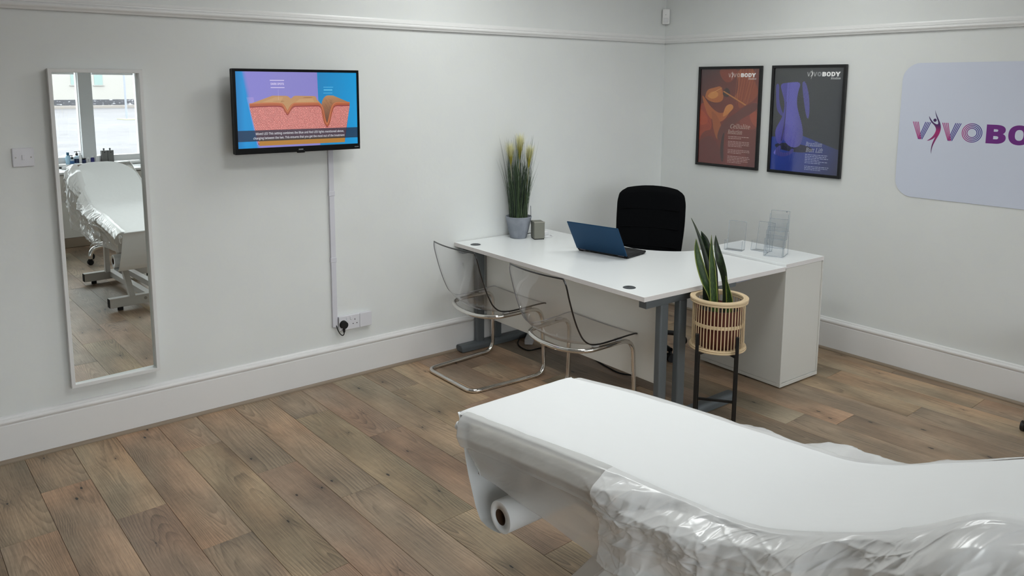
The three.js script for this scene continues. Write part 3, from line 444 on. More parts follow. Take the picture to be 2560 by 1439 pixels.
// ---------------------------------------------------------------- desk and pedestal
const DT = 0.73;
{
  const t = thing('corner_desk', 'large white corner desk with a curved inner edge and grey metal legs', 'desk', [-1.85, 0, 0.85]);
  const o = (x, z) => new THREE.Vector2(x + 1.85, -(z - 0.85));
  const s = new THREE.Shape(); s.moveTo(...o(-2.012, 0.006).toArray()); s.lineTo(...o(-2.022, 1.662).toArray()); s.lineTo(...o(-0.8955, 1.717).toArray()); s.lineTo(...o(-0.8955, 1.125).toArray());
  const c = (a, b, d, e) => { const p = o(a, b), q = o(d, e); s.quadraticCurveTo(p.x, p.y, q.x, q.y); };
  c(-1.0, 1.118, -1.075, 1.055); c(-1.17, 0.975, -1.213, 0.84); s.lineTo(...o(-1.217, 0.04).toArray()); s.lineTo(...o(-1.217, 0.006).toArray());
  const g = new THREE.ExtrudeGeometry(s, { depth: 0.0225, bevelEnabled: true, bevelSize: 0.0012, bevelThickness: 0.0012, bevelOffset: -0.0012, bevelSegments: 2, curveSegments: 24 });
  g.rotateX(-Math.PI / 2); g.translate(0, DT - 0.025 + 0.0012, 0);
  part('desktop', g, [M.deskTop, M.deskEdgeShaded], t);  // edge is the same melamine as the top, its shade put into the colour
  const L = (x) => x + 1.85, Z = (z) => z - 0.85;
  for (const [x, z] of [[-1.943, 0.145], [-1.9415, 1.487]]) { const q = part('cable_grommet', lathe([[0, 0.0022], [0.019, 0.0022], [0.0205, 0.0026], [0.029, 0.0026], [0.0325, 0.0012], [0.0335, 0], [0.0335, -0.02]], 40).translate(L(x), DT, Z(z)), M.grommet, t); part('slot', box(L(x) - 0.006, DT + 0.0015, Z(z) - 0.017, L(x) + 0.006, DT + 0.0030, Z(z) - 0.003, 0.001), M.black, q); }
  for (const zc of [0.055, 1.628]) {
    part('top_beam', box(L(-1.995), DT - 0.067, Z(zc) - 0.025, L(-1.27), DT - 0.0255, Z(zc) + 0.025, 0.003), M.leg, t);
    const fp = new THREE.Shape(); fp.moveTo(-0.035, 0); fp.lineTo(0.035, 0); fp.lineTo(0.035, 0.016); fp.quadraticCurveTo(0.033, 0.034, 0.014, 0.036); fp.lineTo(-0.014, 0.036); fp.quadraticCurveTo(-0.033, 0.034, -0.035, 0.016); fp.lineTo(-0.035, 0);
    part('foot', new THREE.ExtrudeGeometry(fp, { depth: 0.772, bevelEnabled: true, bevelSize: 0.004, bevelThickness: 0.006, bevelSegments: 2 }).rotateY(Math.PI / 2).translate(L(-2.008), 0.008, Z(zc)), M.leg, t);
    for (const xc of [-1.848, -1.703]) part('leg', box(L(xc) - 0.03, 0.04, Z(zc) - 0.020, L(xc) + 0.03, DT - 0.066, Z(zc) + 0.020, 0.009, 3), M.leg, t);
  }
  part('modesty_panel', box(L(-1.805), 0.205, Z(0.078), L(-1.787), DT - 0.03, Z(1.602), 0.0015), M.modestyLit, t);  // lighter copy of the pedestal melamine, brightness put into the colour
  part('fixing_bracket', box(L(-1.27), DT - 0.05, Z(1.60), L(-1.13), DT - 0.0255, Z(1.655), 0.003), std('#8b8f9c', 0.5), t);
}
{
  const H = 0.7445, x0 = -0.8935, x1 = -0.513, z0 = 1.13, z1 = 1.718;
  const t = thing('desk_pedestal', 'white desk high pedestal cabinet standing against the end of the corner desk', 'cabinet', [-0.694, 0, 1.431], -0.03);
  const hx = (x1 - x0) / 2, hz = (z1 - z0) / 2;
  part('top', box(-hx, H - 0.025, -hz, hx, H, hz, 0.0015), [M.deskTop, M.deskTop, M.deskTop, M.deskTop, M.deskEdgeShaded, M.deskEdgeShaded], t);
  part('side_panel', box(-hx, 0.03, -hz, -hx + 0.018, H - 0.0265, hz - 0.001, 0.001), M.panel, t);  // darker copy of the same melamine, shade painted in
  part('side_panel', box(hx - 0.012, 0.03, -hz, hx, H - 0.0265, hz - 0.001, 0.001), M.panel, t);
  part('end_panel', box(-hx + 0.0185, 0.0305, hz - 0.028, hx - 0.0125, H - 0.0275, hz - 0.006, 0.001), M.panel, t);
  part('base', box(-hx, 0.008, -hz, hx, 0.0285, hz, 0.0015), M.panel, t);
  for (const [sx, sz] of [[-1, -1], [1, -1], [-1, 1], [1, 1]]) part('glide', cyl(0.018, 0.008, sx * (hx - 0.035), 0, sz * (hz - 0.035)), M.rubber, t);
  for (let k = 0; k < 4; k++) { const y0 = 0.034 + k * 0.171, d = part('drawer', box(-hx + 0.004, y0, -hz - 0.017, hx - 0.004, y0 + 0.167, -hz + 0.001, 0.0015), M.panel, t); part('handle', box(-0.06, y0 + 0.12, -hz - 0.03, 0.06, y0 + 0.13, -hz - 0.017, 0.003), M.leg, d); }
}

// ---------------------------------------------------------------- two clear shell chairs on chrome tube frames
const shellMat = phys({ color: lin(0.945, 0.945, 0.95), transmission: 1, thickness: 0, roughness: 0.02, ior: 1.58 });
const rimMat = phys({ color: lin(0.5, 0.5, 0.52), transmission: 0.5, thickness: 0, roughness: 0.05, ior: 1.5 });
const edgeMat = phys({ color: '#0c0c10', roughness: 0.12, clearcoat: 0.6, clearcoatRoughness: 0.05 });
const padMat = phys({ color: lin(0.30, 0.29, 0.28), roughness: 0.4 });
function makeShellChair(label) {
  const t = thing('shell_chair', label, 'chair', [0, 0, 0], 0, 'clear visitor chairs at the desk');
  const prof = spline([V(-0.222, 0.813, 0), V(-0.205, 0.745, 0), V(-0.181, 0.665, 0), V(-0.158, 0.60, 0), V(-0.132, 0.54, 0), V(-0.100, 0.487, 0), V(-0.058, 0.455, 0), V(0.0, 0.444, 0), V(0.07, 0.444, 0), V(0.15, 0.4475, 0), V(0.225, 0.451, 0), V(0.272, 0.4495, 0), V(0.287, 0.441, 0)], 64);
  const P = (v) => { const q = v * 64, i = Math.min(63, Math.floor(q)), f = q - i; return prof[i].clone().lerp(prof[i + 1], f); };
  const half = smooth([[0, 0.205], [0.03, 0.2165], [0.12, 0.221], [0.3, 0.224], [0.5, 0.232], [0.75, 0.243], [0.95, 0.246], [1, 0.235]]);
  const bow = smooth([[0, 0.026], [0.15, 0.038], [0.35, 0.05], [0.5, 0.034], [0.62, 0.008], [0.8, 0], [1, 0]]), sag = smooth([[0, 0], [0.3, 0.006], [0.5, 0.026], [0.65, 0.030], [0.85, 0.016], [1, 0.004]]);
  const S = (u, v) => { const p = P(v), w = half(v), k = 1 - u * u, lip = Math.max(0, Math.abs(u) - 0.9) / 0.1; return V(p.x - bow(v) * k, p.y - sag(v) * k - 0.0, u * w + Math.sign(u) * lip * 0.002); };
  const shell = part('seat_shell', sheet((a, b) => S(1 - 2 * a, b), 36, 72, 0.0045), shellMat, t, 'clear grey plastic seat and back');
  const dark = [], pale = [];   // cut edge: black of refraction painted along the top and one side, grey elsewhere
  for (let i = 0; i <= 16; i++) dark.push(S(-1 + i / 8, 0)); for (let i = 1; i <= 64; i++) dark.push(S(1, i / 64));
  for (let i = 0; i <= 64; i++) pale.push(S(-1, i / 64)); for (let i = 1; i <= 16; i++) pale.push(S(-1 + i / 8, 1));
  part('dark_painted_edge', tube(dark, 0.0044, { seg: 220, radial: 8 }), edgeMat, shell, 'clear edge with its refracted dark painted in'); part('pale_painted_edge', tube(pale, 0.0030, { seg: 220, radial: 8 }), rimMat, shell);
  const r = 0.0125, pts = filleted([V(-0.258, r, -0.232), V(-0.258, r, 0.232), V(0.262, r, 0.262), V(0.252, 0.424, 0.244), V(-0.085, 0.4175, 0.226), V(-0.13, 0.405, 0.09), V(-0.13, 0.405, -0.09), V(-0.085, 0.4175, -0.226), V(0.252, 0.424, -0.244), V(0.262, r, -0.262)], [0.06, 0.06, 0.075, 0.085, 0.075, 0.12, 0.12, 0.075, 0.085, 0.075], true, 8);
  part('tube_frame', tube(pts, r, { closed: true, seg: 420, radial: 14 }), M.chrome, t);
  for (const sz of [-1, 1]) for (const px of [-0.01, 0.155]) part('fixing_pad', new THREE.SphereGeometry(1, 20, 10).scale(0.028, 0.0075, 0.017).translate(px, 0.4365, sz * 0.228), padMat, t);
  for (const sz of [-1, 1]) part('glide', box(-0.24, 0, sz * 0.19 - 0.008, -0.215, 0.004, sz * 0.19 + 0.008, 0.001).translate(-0.018, 0, 0), M.rubber, t);
  return t;
}
const chairA = makeShellChair('clear plastic shell chair on a chrome frame, the one nearer the television wall');
chairA.position.set(-2.1, 0.0, 0.452);
const chairB = chairA.clone(); chairB.name = numbered('shell_chair'); scene.add(chairB);
chairB.userData = { ...chairA.userData, label: 'clear plastic shell chair on a chrome frame, behind the foot of the couch' };
chairB.position.set(-2.095, 0.0, 1.187); chairB.rotation.y = 0.01;

// ---------------------------------------------------------------- black office chair behind the desk
{
  const fabric = phys({ color: '#040507', roughness: 0.95, specularIntensity: 0.25, bumpMap: plasterBump, bumpScale: 0.001 }), cx = -1.0, cz = 0.72;
  const t = thing('office_chair', 'black upholstered office chair with a high back behind the desk', 'chair', [cx, 0, cz], Math.PI - 0.0 + Math.atan2(0.5, 0.86));
  // local +x is the way the chair faces
  const w = smooth([[0, 0.185], [0.12, 0.212], [0.4, 0.230], [0.75, 0.236], [0.9, 0.230], [0.97, 0.212], [1, 0.175]]);
  const back = (u, v) => { const a = u * Math.PI * 2, c = Math.cos(a), s = Math.sin(a), sq = (q, e) => Math.sign(q) * Math.pow(Math.abs(q), e), k = Math.min(1, Math.min(v, 1 - v) / 0.05), th = 0.052 * Math.sqrt(Math.max(0.02, k)), y = 0.50 + 0.53 * v, crown = v > 0.9 ? (v - 0.9) * 0.0 : 0; const z = sq(s, 0.55) * w(v), top = (1 - (z / 0.24) ** 2) * 0.034 * v * v; return V(-0.20 - 0.115 * v - 0.025 * Math.sin(v * Math.PI) + sq(c, 0.7) * th - 0.05 * (z / 0.24) ** 2 * -1, y + top, z); };
  const g = [grid(back, 56, 40), grid((u, v) => back(u, 0).lerp(V(-0.2, 0.5, 0), v), 56, 4), grid((u, v) => back(1 - u, 1).lerp(V(-0.315, 1.05, 0), v), 56, 4)];
  part('backrest', g, fabric, t);
  for (const v of [0.3, 0.52, 0.74]) part('seam', tube(Array.from({ length: 13 }, (_, i) => { const p = back(0, v), z = -0.2 + i / 30; return V(p.x - 0.001 + 0.05 * (z / 0.24) ** 2, p.y, z); }), 0.0035), fabric, t);
  part('seat', box(-0.24, 0.44, -0.25, 0.26, 0.54, 0.25, 0.045, 5), fabric, t);
  part('back_bar', tube(spline([V(-0.05, 0.42, 0), V(-0.24, 0.42, 0), V(-0.29, 0.5, 0), V(-0.31, 0.66, 0)]), 0.018), M.black, t);
  part('gas_post', [cyl(0.028, 0.22, 0, 0.08, 0), cyl(0.018, 0.18, 0, 0.28, 0), box(-0.1, 0.42, -0.08, 0.1, 0.445, 0.08, 0.006)], M.black, t);
  for (let k = 0; k < 5; k++) { const a = k * Math.PI * 0.4 + 0.35, ex = Math.cos(a), ez = Math.sin(a), arm = part('base_arm', tube([V(0, 0.105, 0), V(ex * 0.15, 0.10, ez * 0.15), V(ex * 0.31, 0.075, ez * 0.31)], 0.017), M.black, t); part('castor', [new THREE.CylinderGeometry(0.028, 0.028, 0.018, 20).rotateX(Math.PI / 2).translate(0, 0.028, 0.013), new THREE.CylinderGeometry(0.028, 0.028, 0.018, 20).rotateX(Math.PI / 2).translate(0, 0.028, -0.013), cyl(0.009, 0.04, 0, 0.03, 0)].map((q) => q.rotateY(a).translate(ex * 0.31, 0, ez * 0.31)), M.rubber, arm); }
}

// ---------------------------------------------------------------- on the desk: laptop, pot of grass, speaker, cables, leaflet holders
{
  const t = thing('laptop', 'open laptop with a blue lid standing on the desk, seen from behind', 'laptop', [-1.512, DT, 0.855], Math.atan2(0.361, 0.07) - Math.PI / 2);
  t.rotation.y = 0.19;
  // local z runs along the hinge, local x towards the chair
  part('base', box(0.006, 0.007, -0.184, 0.212, 0.021, 0.184, 0.004, 3), M.blackMatt, t);
  part('keyboard', box(0.03, 0.0205, -0.16, 0.13, 0.0222, 0.16, 0.0005), std('#1b1d20', 0.6), t);
  for (const [x, z] of [[0.02, -0.165], [0.02, 0.165], [0.198, -0.165], [0.198, 0.165]]) part('foot', box(x - 0.01, 0, z - 0.012, x + 0.01, 0.0075, z + 0.012, 0.002), M.rubber, t);
  const lid = new THREE.Group(); lid.name = 'lid'; lid.position.set(0.006, 0.016, 0); lid.rotation.z = 0.54; t.add(lid);
  part('lid_shell', box(-0.0075, 0.004, -0.184, 0.0, 0.217, 0.184, 0.0035, 3), std('#053a5c', 0.33, { metalness: 0.55 }), lid, 'blue lid');
  part('screen', box(-0.0002, 0.008, -0.176, 0.0012, 0.212, 0.176, 0.0004), std('#08090a', 0.2), lid);
  for (const z of [-0.14, 0.14]) part('hinge', new THREE.CylinderGeometry(0.0065, 0.0065, 0.04, 16).rotateX(Math.PI / 2).translate(0.004, 0.016, z), std('#5a5560', 0.4, { metalness: 0.5 }), t);
}
{
  const t = thing('potted_grass', 'tall potted ornamental grass with pale yellow plumes in a grey pot', 'plant', [-1.575, DT, 0.128]);
  const clay = std('#ffffff', 0.75, { map: dataTex(256, 256, (u, v) => { const a = tileFbm(u, v, 7, 61, 5), c = 128 + 44 * (a - 0.5) * 2; return [c, c + 5, c + 14]; }) });
  part('pot', lathe([[0, 0], [0.052, 0], [0.056, 0.004], [0.0705, 0.06], [0.0815, 0.112], [0.0865, 0.138], [0.0885, 0.141], [0.0885, 0.146], [0.086, 0.148], [0.082, 0.146], [0.080, 0.13], [0, 0.128]], 56), clay, t);
  part('soil', lathe([[0, 0.134], [0.03, 0.136], [0.0795, 0.131], [0.0795, 0.126], [0, 0.126]], 32), std('#16120e', 1), t);
  const R = rng(11), blades = [[], [], []];
  for (let i = 0; i < 340; i++) {
    const a = R() * 6.283, r0 = Math.sqrt(R()) * 0.062, fl = R(), h = fl > 0.9 ? 0.30 + 0.10 * R() : 0.24 + 0.33 * Math.pow(R(), 1.9), tilt = (0.015 + 0.062 * (r0 / 0.062)) * (0.4 + 0.6 * R()), out = h * (tilt / 0.5) + (fl > 0.9 ? 0.05 : 0), wv = (R() - 0.5) * 0.03, sw = 0.0013 + 0.0011 * R();
    const ca = Math.cos(a), sa = Math.sin(a), tx = -sa, tz = ca, n = 6, pos = [], idx = [];
    for (let k = 0; k <= n; k++) { const s = k / n, rr = r0 + out * Math.pow(s, 1.55), y = 0.132 + h * s, x = ca * rr + tx * wv * Math.sin(s * 2.6), z = sa * rr + tz * wv * Math.sin(s * 2.6), wd = sw * (1 - Math.pow(s, 3)) + 0.00025; pos.push(x + tx * wd, y, z + tz * wd, x - tx * wd, y, z - tz * wd, x + ca * wd * 0.7, y, z + sa * wd * 0.7); }
    for (let k = 0; k < n; k++) { const b = 3 * k; for (const [p, q] of [[0, 1], [1, 2], [2, 0]]) idx.push(b + p, b + q, b + 3 + q, b + p, b + 3 + q, b + 3 + p); }
    const g = new THREE.BufferGeometry(); g.setAttribute('position', new THREE.Float32BufferAttribute(pos, 3)); g.setIndex(idx); g.computeVertexNormals(); blades[i % 3].push(g);
  }
  ['#42563c', '#556a48', '#2b3a2d'].forEach((c, k) => { const m = part('grass_blades', blades[k], std(c, 0.55), t); m.userData.kind = 'stuff'; });
  const plume = (x, z, y0, y1, lean, seed) => {
    const P = rng(seed), list = []; const stem = tube(spline([V(x * 0.4, 0.13, z * 0.4), V(x * 0.8, y0 * 0.7, z * 0.8), V(x, y0, z), V(x + lean, y1, z)], 14), 0.0013, { radial: 5 }); list.push(stem);
    const tips = []; for (let i = 0; i < 1500; i++) { const s = Math.pow(P(), 0.8), y = y0 + (y1 - y0) * s * 0.62, a = P() * 6.283, L = (0.035 + 0.055 * P()) * (0.7 + 0.5 * s), sp = (0.008 + 0.034 * s) * (0.35 + 0.9 * P()), cx = x + lean * s; const A = V(cx, y, z), B = V(cx + Math.cos(a) * sp * 0.5, y + L * 0.55, z + Math.sin(a) * sp * 0.5), C = V(cx + Math.cos(a) * sp * 1.25, y + L, z + Math.sin(a) * sp * 1.25); const d = 0.00055, px = -Math.sin(a) * d, pz = Math.cos(a) * d; const g = new THREE.BufferGeometry(); g.setAttribute('position', new THREE.Float32BufferAttribute([A.x + px, A.y, A.z + pz, A.x - px, A.y, A.z - pz, B.x + px, B.y, B.z + pz, B.x - px, B.y, B.z - pz, C.x, C.y, C.z], 3)); g.setIndex([0, 1, 2, 1, 3, 2, 2, 3, 4]); g.computeVertexNormals(); (s > 0.55 ? tips : list).push(g); }
    return [list, tips];
  };
  const plumeMat = phys({ color: '#cfc55a', roughness: 0.9, transmission: 0.35, thickness: 0 }), tipMat = phys({ color: '#efecc4', roughness: 0.9, transmission: 0.35, thickness: 0 });
  for (const [x, z, y0, y1, lean, s] of [[-0.042, -0.032, 0.475, 0.615, -0.006, 1], [0.003, 0.004, 0.515, 0.685, 0.006, 2], [0.050, 0.040, 0.455, 0.605, 0.012, 3]]) { const [low, tips] = plume(x, z, y0, y1, lean, s), m = part('plume', low, plumeMat, t); part('plume_tip', tips, tipMat, m); }
}
{
  const t = thing('table_radio', 'small grey green box radio with a thin aerial beside the grass pot', 'radio', [-1.493, DT, 0.232], -0.42);
  const skin = std('#77776d', 0.5);
  part('body', box(-0.037, 0.004, -0.045, 0.037, 0.119, 0.045, 0.008, 4), skin, t);
  part('top_edge', box(-0.0372, 0.112, 0.030, 0.0372, 0.1196, 0.0454, 0.0035, 3), std('#918f84', 0.4), t);
  part('base', box(-0.034, 0, -0.042, 0.034, 0.006, 0.042, 0.002), M.rubber, t);
  part('aerial', tube([V(-0.034, 0.09, -0.048), V(-0.036, 0.215, -0.05)], 0.0016), std('#55585c', 0.3, { metalness: 0.8 }), t);
  part('lead', tube(spline([V(-0.02, 0.03, -0.045), V(-0.05, 0.02, -0.075), V(-0.075, 0.006, -0.05), V(-0.10, 0.003, -0.03)]), 0.0025), M.blackMatt, t);
  const c = thing('white_charger', 'white charger with a coiled lead lying behind the small radio', 'charger', [-1.385, DT, 0.17], 0.3);
  part('block', box(-0.02, 0, -0.022, 0.03, 0.026, 0.022, 0.005, 3), M.white, c);
  part('lead', tube(spline([V(-0.02, 0.012, 0), V(-0.05, 0.02, 0.01), V(-0.07, 0.006, 0.04), V(-0.045, 0.0035, 0.075), V(0.0, 0.0035, 0.07), V(0.02, 0.0035, 0.04)]), 0.003), M.white, c);
}
const acrylic = phys({ color: lin(0.975, 0.98, 0.985), transmission: 1, thickness: 0, roughness: 0.03, ior: 1.49, specularIntensity: 0.3 });
const acrylicEdge = phys({ color: lin(0.52, 0.57, 0.62), roughness: 0.15, transmission: 0.55, thickness: 0 });
const PT = 0.7445;
function holder(t, x, y, z, w, d, h, hb, lean) { // one pocket: local z across the front, x to the back
  const f = 0.0022, o = [];
  const sheetBox = (x0, y0, z0, x1, y1, z1) => box(x0, y0, z0, x1, y1, z1, 0);
  const tilt = (g) => { const p = g.attributes.position; for (let i = 0; i < p.count; i++) p.setX(i, p.getX(i) + p.getY(i) * Math.tan(lean)); g.computeVertexNormals(); g.translate(x, y, z); return g; };
  part('back_plate', tilt(sheetBox(d, 0, -w / 2, d + f, hb, w / 2)), acrylic, t);
  part('pocket', [sheetBox(0, 0, -w / 2, f, h, w / 2), sheetBox(f, 0, -w / 2, d, h, -w / 2 + f), sheetBox(f, 0, w / 2 - f, d, h, w / 2), sheetBox(f, 0, -w / 2 + f, d, f, w / 2 - f)].map(tilt), acrylic, t);
  const e = 0.0013, rod = (a, b) => tilt(tube([V(...a), V(...b)], e, { radial: 6, seg: 2 }));
  part('edge', [rod([0, e, -w / 2], [0, e, w / 2]), rod([0, e, -w / 2], [0, h, -w / 2]), rod([0, e, w / 2], [0, h, w / 2]), rod([d, 0, w / 2], [d, hb, w / 2]), rod([d, hb, -w / 2], [d, hb, w / 2]), rod([d, 0, -w / 2], [d, hb, -w / 2]), rod([0, e, w / 2], [d, e, w / 2])], acrylicEdge, t);
}
{
  const a = thing('leaflet_holder', 'clear empty leaflet holder, the one nearest the office chair', 'holder', [-0.822, PT, 1.303], 0.34, 'clear leaflet holders on the pedestal'); holder(a, 0, 0.0, 0, 0.108, 0.06, 0.062, 0.172, 0.16);
  const b = thing('leaflet_holder', 'clear empty leaflet holder in the middle, beside the tall tiered one', 'holder', [-0.712, PT, 1.412], 0.06, 'clear leaflet holders on the pedestal'); holder(b, 0, 0.0, 0, 0.108, 0.06, 0.062, 0.172, 0.16);
  const c = thing('tiered_leaflet_holder', 'tall clear four tier leaflet holder on the white pedestal', 'holder', [-0.790, PT, 1.562], 0.36);
  for (let k = 0; k < 4; k++) holder(c, k * 0.036, 0.004 + k * 0.045, 0, 0.108, 0.032, 0.105, 0.12, 0.12);
  part('side_support', [box(0.03, 0, 0.0535, 0.15, 0.003, 0.0555, 0), box(0.148, 0, 0.0535, 0.151, 0.14, 0.0555, 0), box(0.03, 0, -0.0555, 0.15, 0.003, -0.0535, 0), box(0.148, 0, -0.0555, 0.151, 0.14, -0.0535, 0)], acrylicEdge, c);
  part('rivet', new THREE.SphereGeometry(0.0045, 10, 8).translate(0.158, 0.255, 0.035), std('#8a8f96', 0.3), c);
}
// under the desk: extension block and its lead
{
  const t = thing('extension_block', 'white extension socket block on the floor under the desk', 'socket', [-1.50, 0, 0.17], 0.75);
  part('body', box(-0.085, 0.001, -0.028, 0.085, 0.04, 0.028, 0.006, 3), std(lin(0.6, 0.6, 0.62), 0.4), t);
  const c = single('black_cable', tube(spline([V(-1.54, 0.02, 0.11), V(-1.60, 0.004, 0.16), V(-1.64, 0.004, 0.25), V(-1.635, 0.004, 0.32), V(-1.55, 0.004, 0.33), V(-1.42, 0.004, 0.36), V(-1.38, 0.004, 0.55), V(-1.44, 0.004, 0.85), V(-1.455, 0.006, 0.99), V(-1.38, 0.004, 1.1)], 60), 0.0042), M.blackMatt, 'thin black cable lying on the floor under the desk', 'cable');
}

// ---------------------------------------------------------------- snake plant in a bamboo basket on a black stand
{
  const cx = -1.626, cz = 1.808, face = Math.atan2(-0.811, 0.585);   // local z points at the viewer's side
  const stand = thing('plant_stand', 'black metal four leg plant stand in front of the desk corner', 'stand', [cx, 0, cz], face);
  const a = 0.0955, d = 0.135, yb = 0.455;
  [[-1, 1], [1, 1], [-1, -1], [1, -1]].forEach(([sx, sz]) => part('leg', box(sx * a - 0.0085, 0, sz * d - 0.0085, sx * a + 0.0085, yb + 0.085, sz * d + 0.0085, 0.0015), M.black, stand));
  { const y = yb - 0.02, L = Math.hypot(a, d), an = Math.atan2(d, a); for (const s of [-1, 1]) part('cross_bar', box(-L, y - 0.006, -0.006, L, y + 0.006, 0.006, 0.001).rotateY(s * an), M.black, stand); }
  for (const s of [-1, 1]) part('lower_rail', box(-a, 0.092, s * d - 0.006, a, 0.104, s * d + 0.006, 0.001), M.black, stand);
  const bamboo = std('#ffffff', 0.55, { map: dataTex(256, 64, (u, v) => { const c = 1 + 0.10 * (tileFbm(u, v, 40, 71, 3) - 0.5) * 2 + 0.06 * (tileFbm(u, v, 4, 73, 3) - 0.5); return [212 * c, 189 * c, 153 * c]; }) });
  const pot = thing('basket_planter', 'round bamboo slat basket with a tall snake plant on the black stand', 'planter', [cx, yb - 0.014, cz], face);
  const R0 = 0.126, H = 0.262;
  const hoop = (r0, r1, y0, y1) => lathe([[r0, y0], [r1, y0], [r1 + 0.0015, y0 + 0.002], [r1 + 0.0015, y1 - 0.002], [r1, y1], [r0, y1], [r0 - 0.001, y1 - 0.002], [r0 - 0.001, y0 + 0.002], [r0, y0]], 72);
  part('rim_hoop', [hoop(R0 - 0.008, R0 + 0.0165, H - 0.012, H), hoop(R0 - 0.006, R0 + 0.0145, H - 0.0235, H - 0.0125)], bamboo, pot);
  part('base_hoop', [hoop(R0 - 0.006, R0 + 0.0145, 0, 0.009), hoop(R0 - 0.006, R0 + 0.0125, 0.0095, 0.017)], bamboo, pot);
  part('base_board', cyl(R0 - 0.003, 0.006, 0, 0.004, 0, 48), bamboo, pot);
  part('middle_hoop', hoop(R0 - 0.005, R0 - 0.0015, H * 0.46, H * 0.46 + 0.018), bamboo, pot);
  const slat = box(-0.0026, 0.012, -0.0016, 0.0026, H - 0.018, 0.0016, 0.0008, 1), N = 46;
  for (let i = 0; i < N; i++) { const an = (i / N) * Math.PI * 2, s = part('slat', slat, bamboo, pot); s.position.set(Math.sin(an) * (R0 + 0.0022), 0, Math.cos(an) * (R0 + 0.0022)); s.rotation.y = an; }
  part('inner_pot', lathe([[0, 0.012], [0.100, 0.012], [0.108, 0.06], [0.1145, 0.198], [0.1175, 0.20], [0.1175, 0.208], [0.111, 0.208], [0.108, 0.185], [0, 0.185]], 48), std('#5e2a1e', 0.6), pot, 'red brown plastic pot inside the basket');
  part('soil', lathe([[0, 0.191], [0.05, 0.193], [0.1075, 0.188], [0.1075, 0.18], [0, 0.18]], 32), std('#1c140e', 1), pot);
  // leaves: u across, v along; local x to the viewer's right, z towards the viewer
  const leafTex = dataTex(128, 512, (u, v) => { const e = Math.abs(u - 0.5) * 2, n = fbm(u * 5, v * 42, 81, 3), band = sstep(0.48, 0.62, fbm(u * 3 + 2.3 * e, v * 30 + 1.2 * Math.sin(u * 9), 83, 3)), yel = sstep(0.72, 0.86, e + 0.10 * (n - 0.5)); const g = [40 + 16 * band, 62 + 22 * band, 30 + 8 * band], y = [128, 138, 60]; return [0, 1, 2].map((k) => g[k] * (1 - yel) + y[k] * yel); });
  const darkTex = dataTex(64, 256, (u, v) => { const band = sstep(0.5, 0.66, fbm(u * 4, v * 26, 91, 3)), e = Math.abs(u - 0.5) * 2, y = sstep(0.88, 0.97, e) * 0.5; return [20 + 18 * band + 60 * y, 33 + 24 * band + 60 * y, 20 + 10 * band + 20 * y]; });
  const lm = std('#ffffff', 0.42, { map: leafTex }), dm = std('#ffffff', 0.4, { map: darkTex });
  const leaf = (pts, w, turn, mat, tipSharp = 1.15) => {
    const c = new THREE.CatmullRomCurve3(pts.map((p) => V(...p)), false, 'centripetal'), tw = smooth(turn), wd = smooth(w);
    part('leaf', sheet((u, v) => { const p = c.getPoint(v), a = tw(v), s = (u - 0.5) * 2, k = wd(v) * 1.14; const nx = Math.cos(a), nz = Math.sin(a), cup = 0.30 * k * s * s; return V(p.x + nx * s * k - nz * cup, p.y, p.z + nz * s * k + nx * cup); }, 10, 44, -0.0022), mat, pot);
  };
  // coordinates worked out from the photograph at the depth of the plant: 0.265 m of height = 128 px
  const K = 1 / 482, lx = (px) => (px - 1802) * K, ly = (py) => 0.243 - (py - 752) * K * 1.06 - 0.0405;
  leaf([[lx(1788), 0.185, 0.0], [lx(1783), ly(700), 0.0], [lx(1772), ly(648), 0.01], [lx(1756), ly(598), 0.01], [lx(1741), ly(566), 0.01], [lx(1729), ly(546), 0.012]], [[0, 0.012], [0.35, 0.017], [0.6, 0.018], [0.8, 0.012], [0.93, 0.006], [1, 0.0006]], [[0, 0.2], [0.5, 0.9], [1, 1.35]], dm);
  leaf([[lx(1790), 0.185, 0.03], [lx(1784), ly(725), 0.03], [lx(1766), ly(688), 0.03], [lx(1751), ly(645), 0.03], [lx(1744), ly(615), 0.03], [lx(1742), ly(592), 0.03]], [[0, 0.011], [0.25, 0.018], [0.5, 0.021], [0.75, 0.014], [0.93, 0.005], [1, 0.0005]], [[0, -0.3], [0.6, -0.5], [1, -0.4]], lm);
  leaf([[lx(1792), 0.185, 0.045], [lx(1789), ly(720), 0.045], [lx(1784), ly(670), 0.045], [lx(1779), ly(620), 0.045], [lx(1777.5), ly(580), 0.045]], [[0, 0.0145], [0.3, 0.0165], [0.6, 0.0135], [0.82, 0.007], [1, 0.0005]], [[0, 0.1], [1, -0.5]], lm);
  leaf([[lx(1796), 0.185, -0.02], [lx(1786), ly(660), -0.02], [lx(1774), ly(625), -0.02], [lx(1762), ly(592), -0.015], [lx(1753), ly(577), -0.01]], [[0, 0.012], [0.5, 0.019], [0.75, 0.015], [1, 0.001]], [[0, 0.3], [1, 0.5]], dm);
  leaf([[lx(1816), 0.185, 0.03], [lx(1818), ly(715), 0.03], [lx(1812), ly(672), 0.03], [lx(1799), ly(636), 0.03], [lx(1790), ly(606), 0.03], [lx(1787), ly(581), 0.03]], [[0, 0.013], [0.3, 0.0175], [0.55, 0.0185], [0.78, 0.013], [0.93, 0.005], [1, 0.0005]], [[0, 0.5], [0.35, 0.75], [0.7, -0.3], [1, -0.4]], dm);
  leaf([[lx(1824), 0.185, 0.045], [lx(1827), ly(730), 0.045], [lx(1822), ly(700), 0.045], [lx(1815), ly(672), 0.04]], [[0, 0.012], [0.35, 0.0165], [0.7, 0.011], [1, 0.001]], [[0, 0.3], [1, 0.9]], lm);
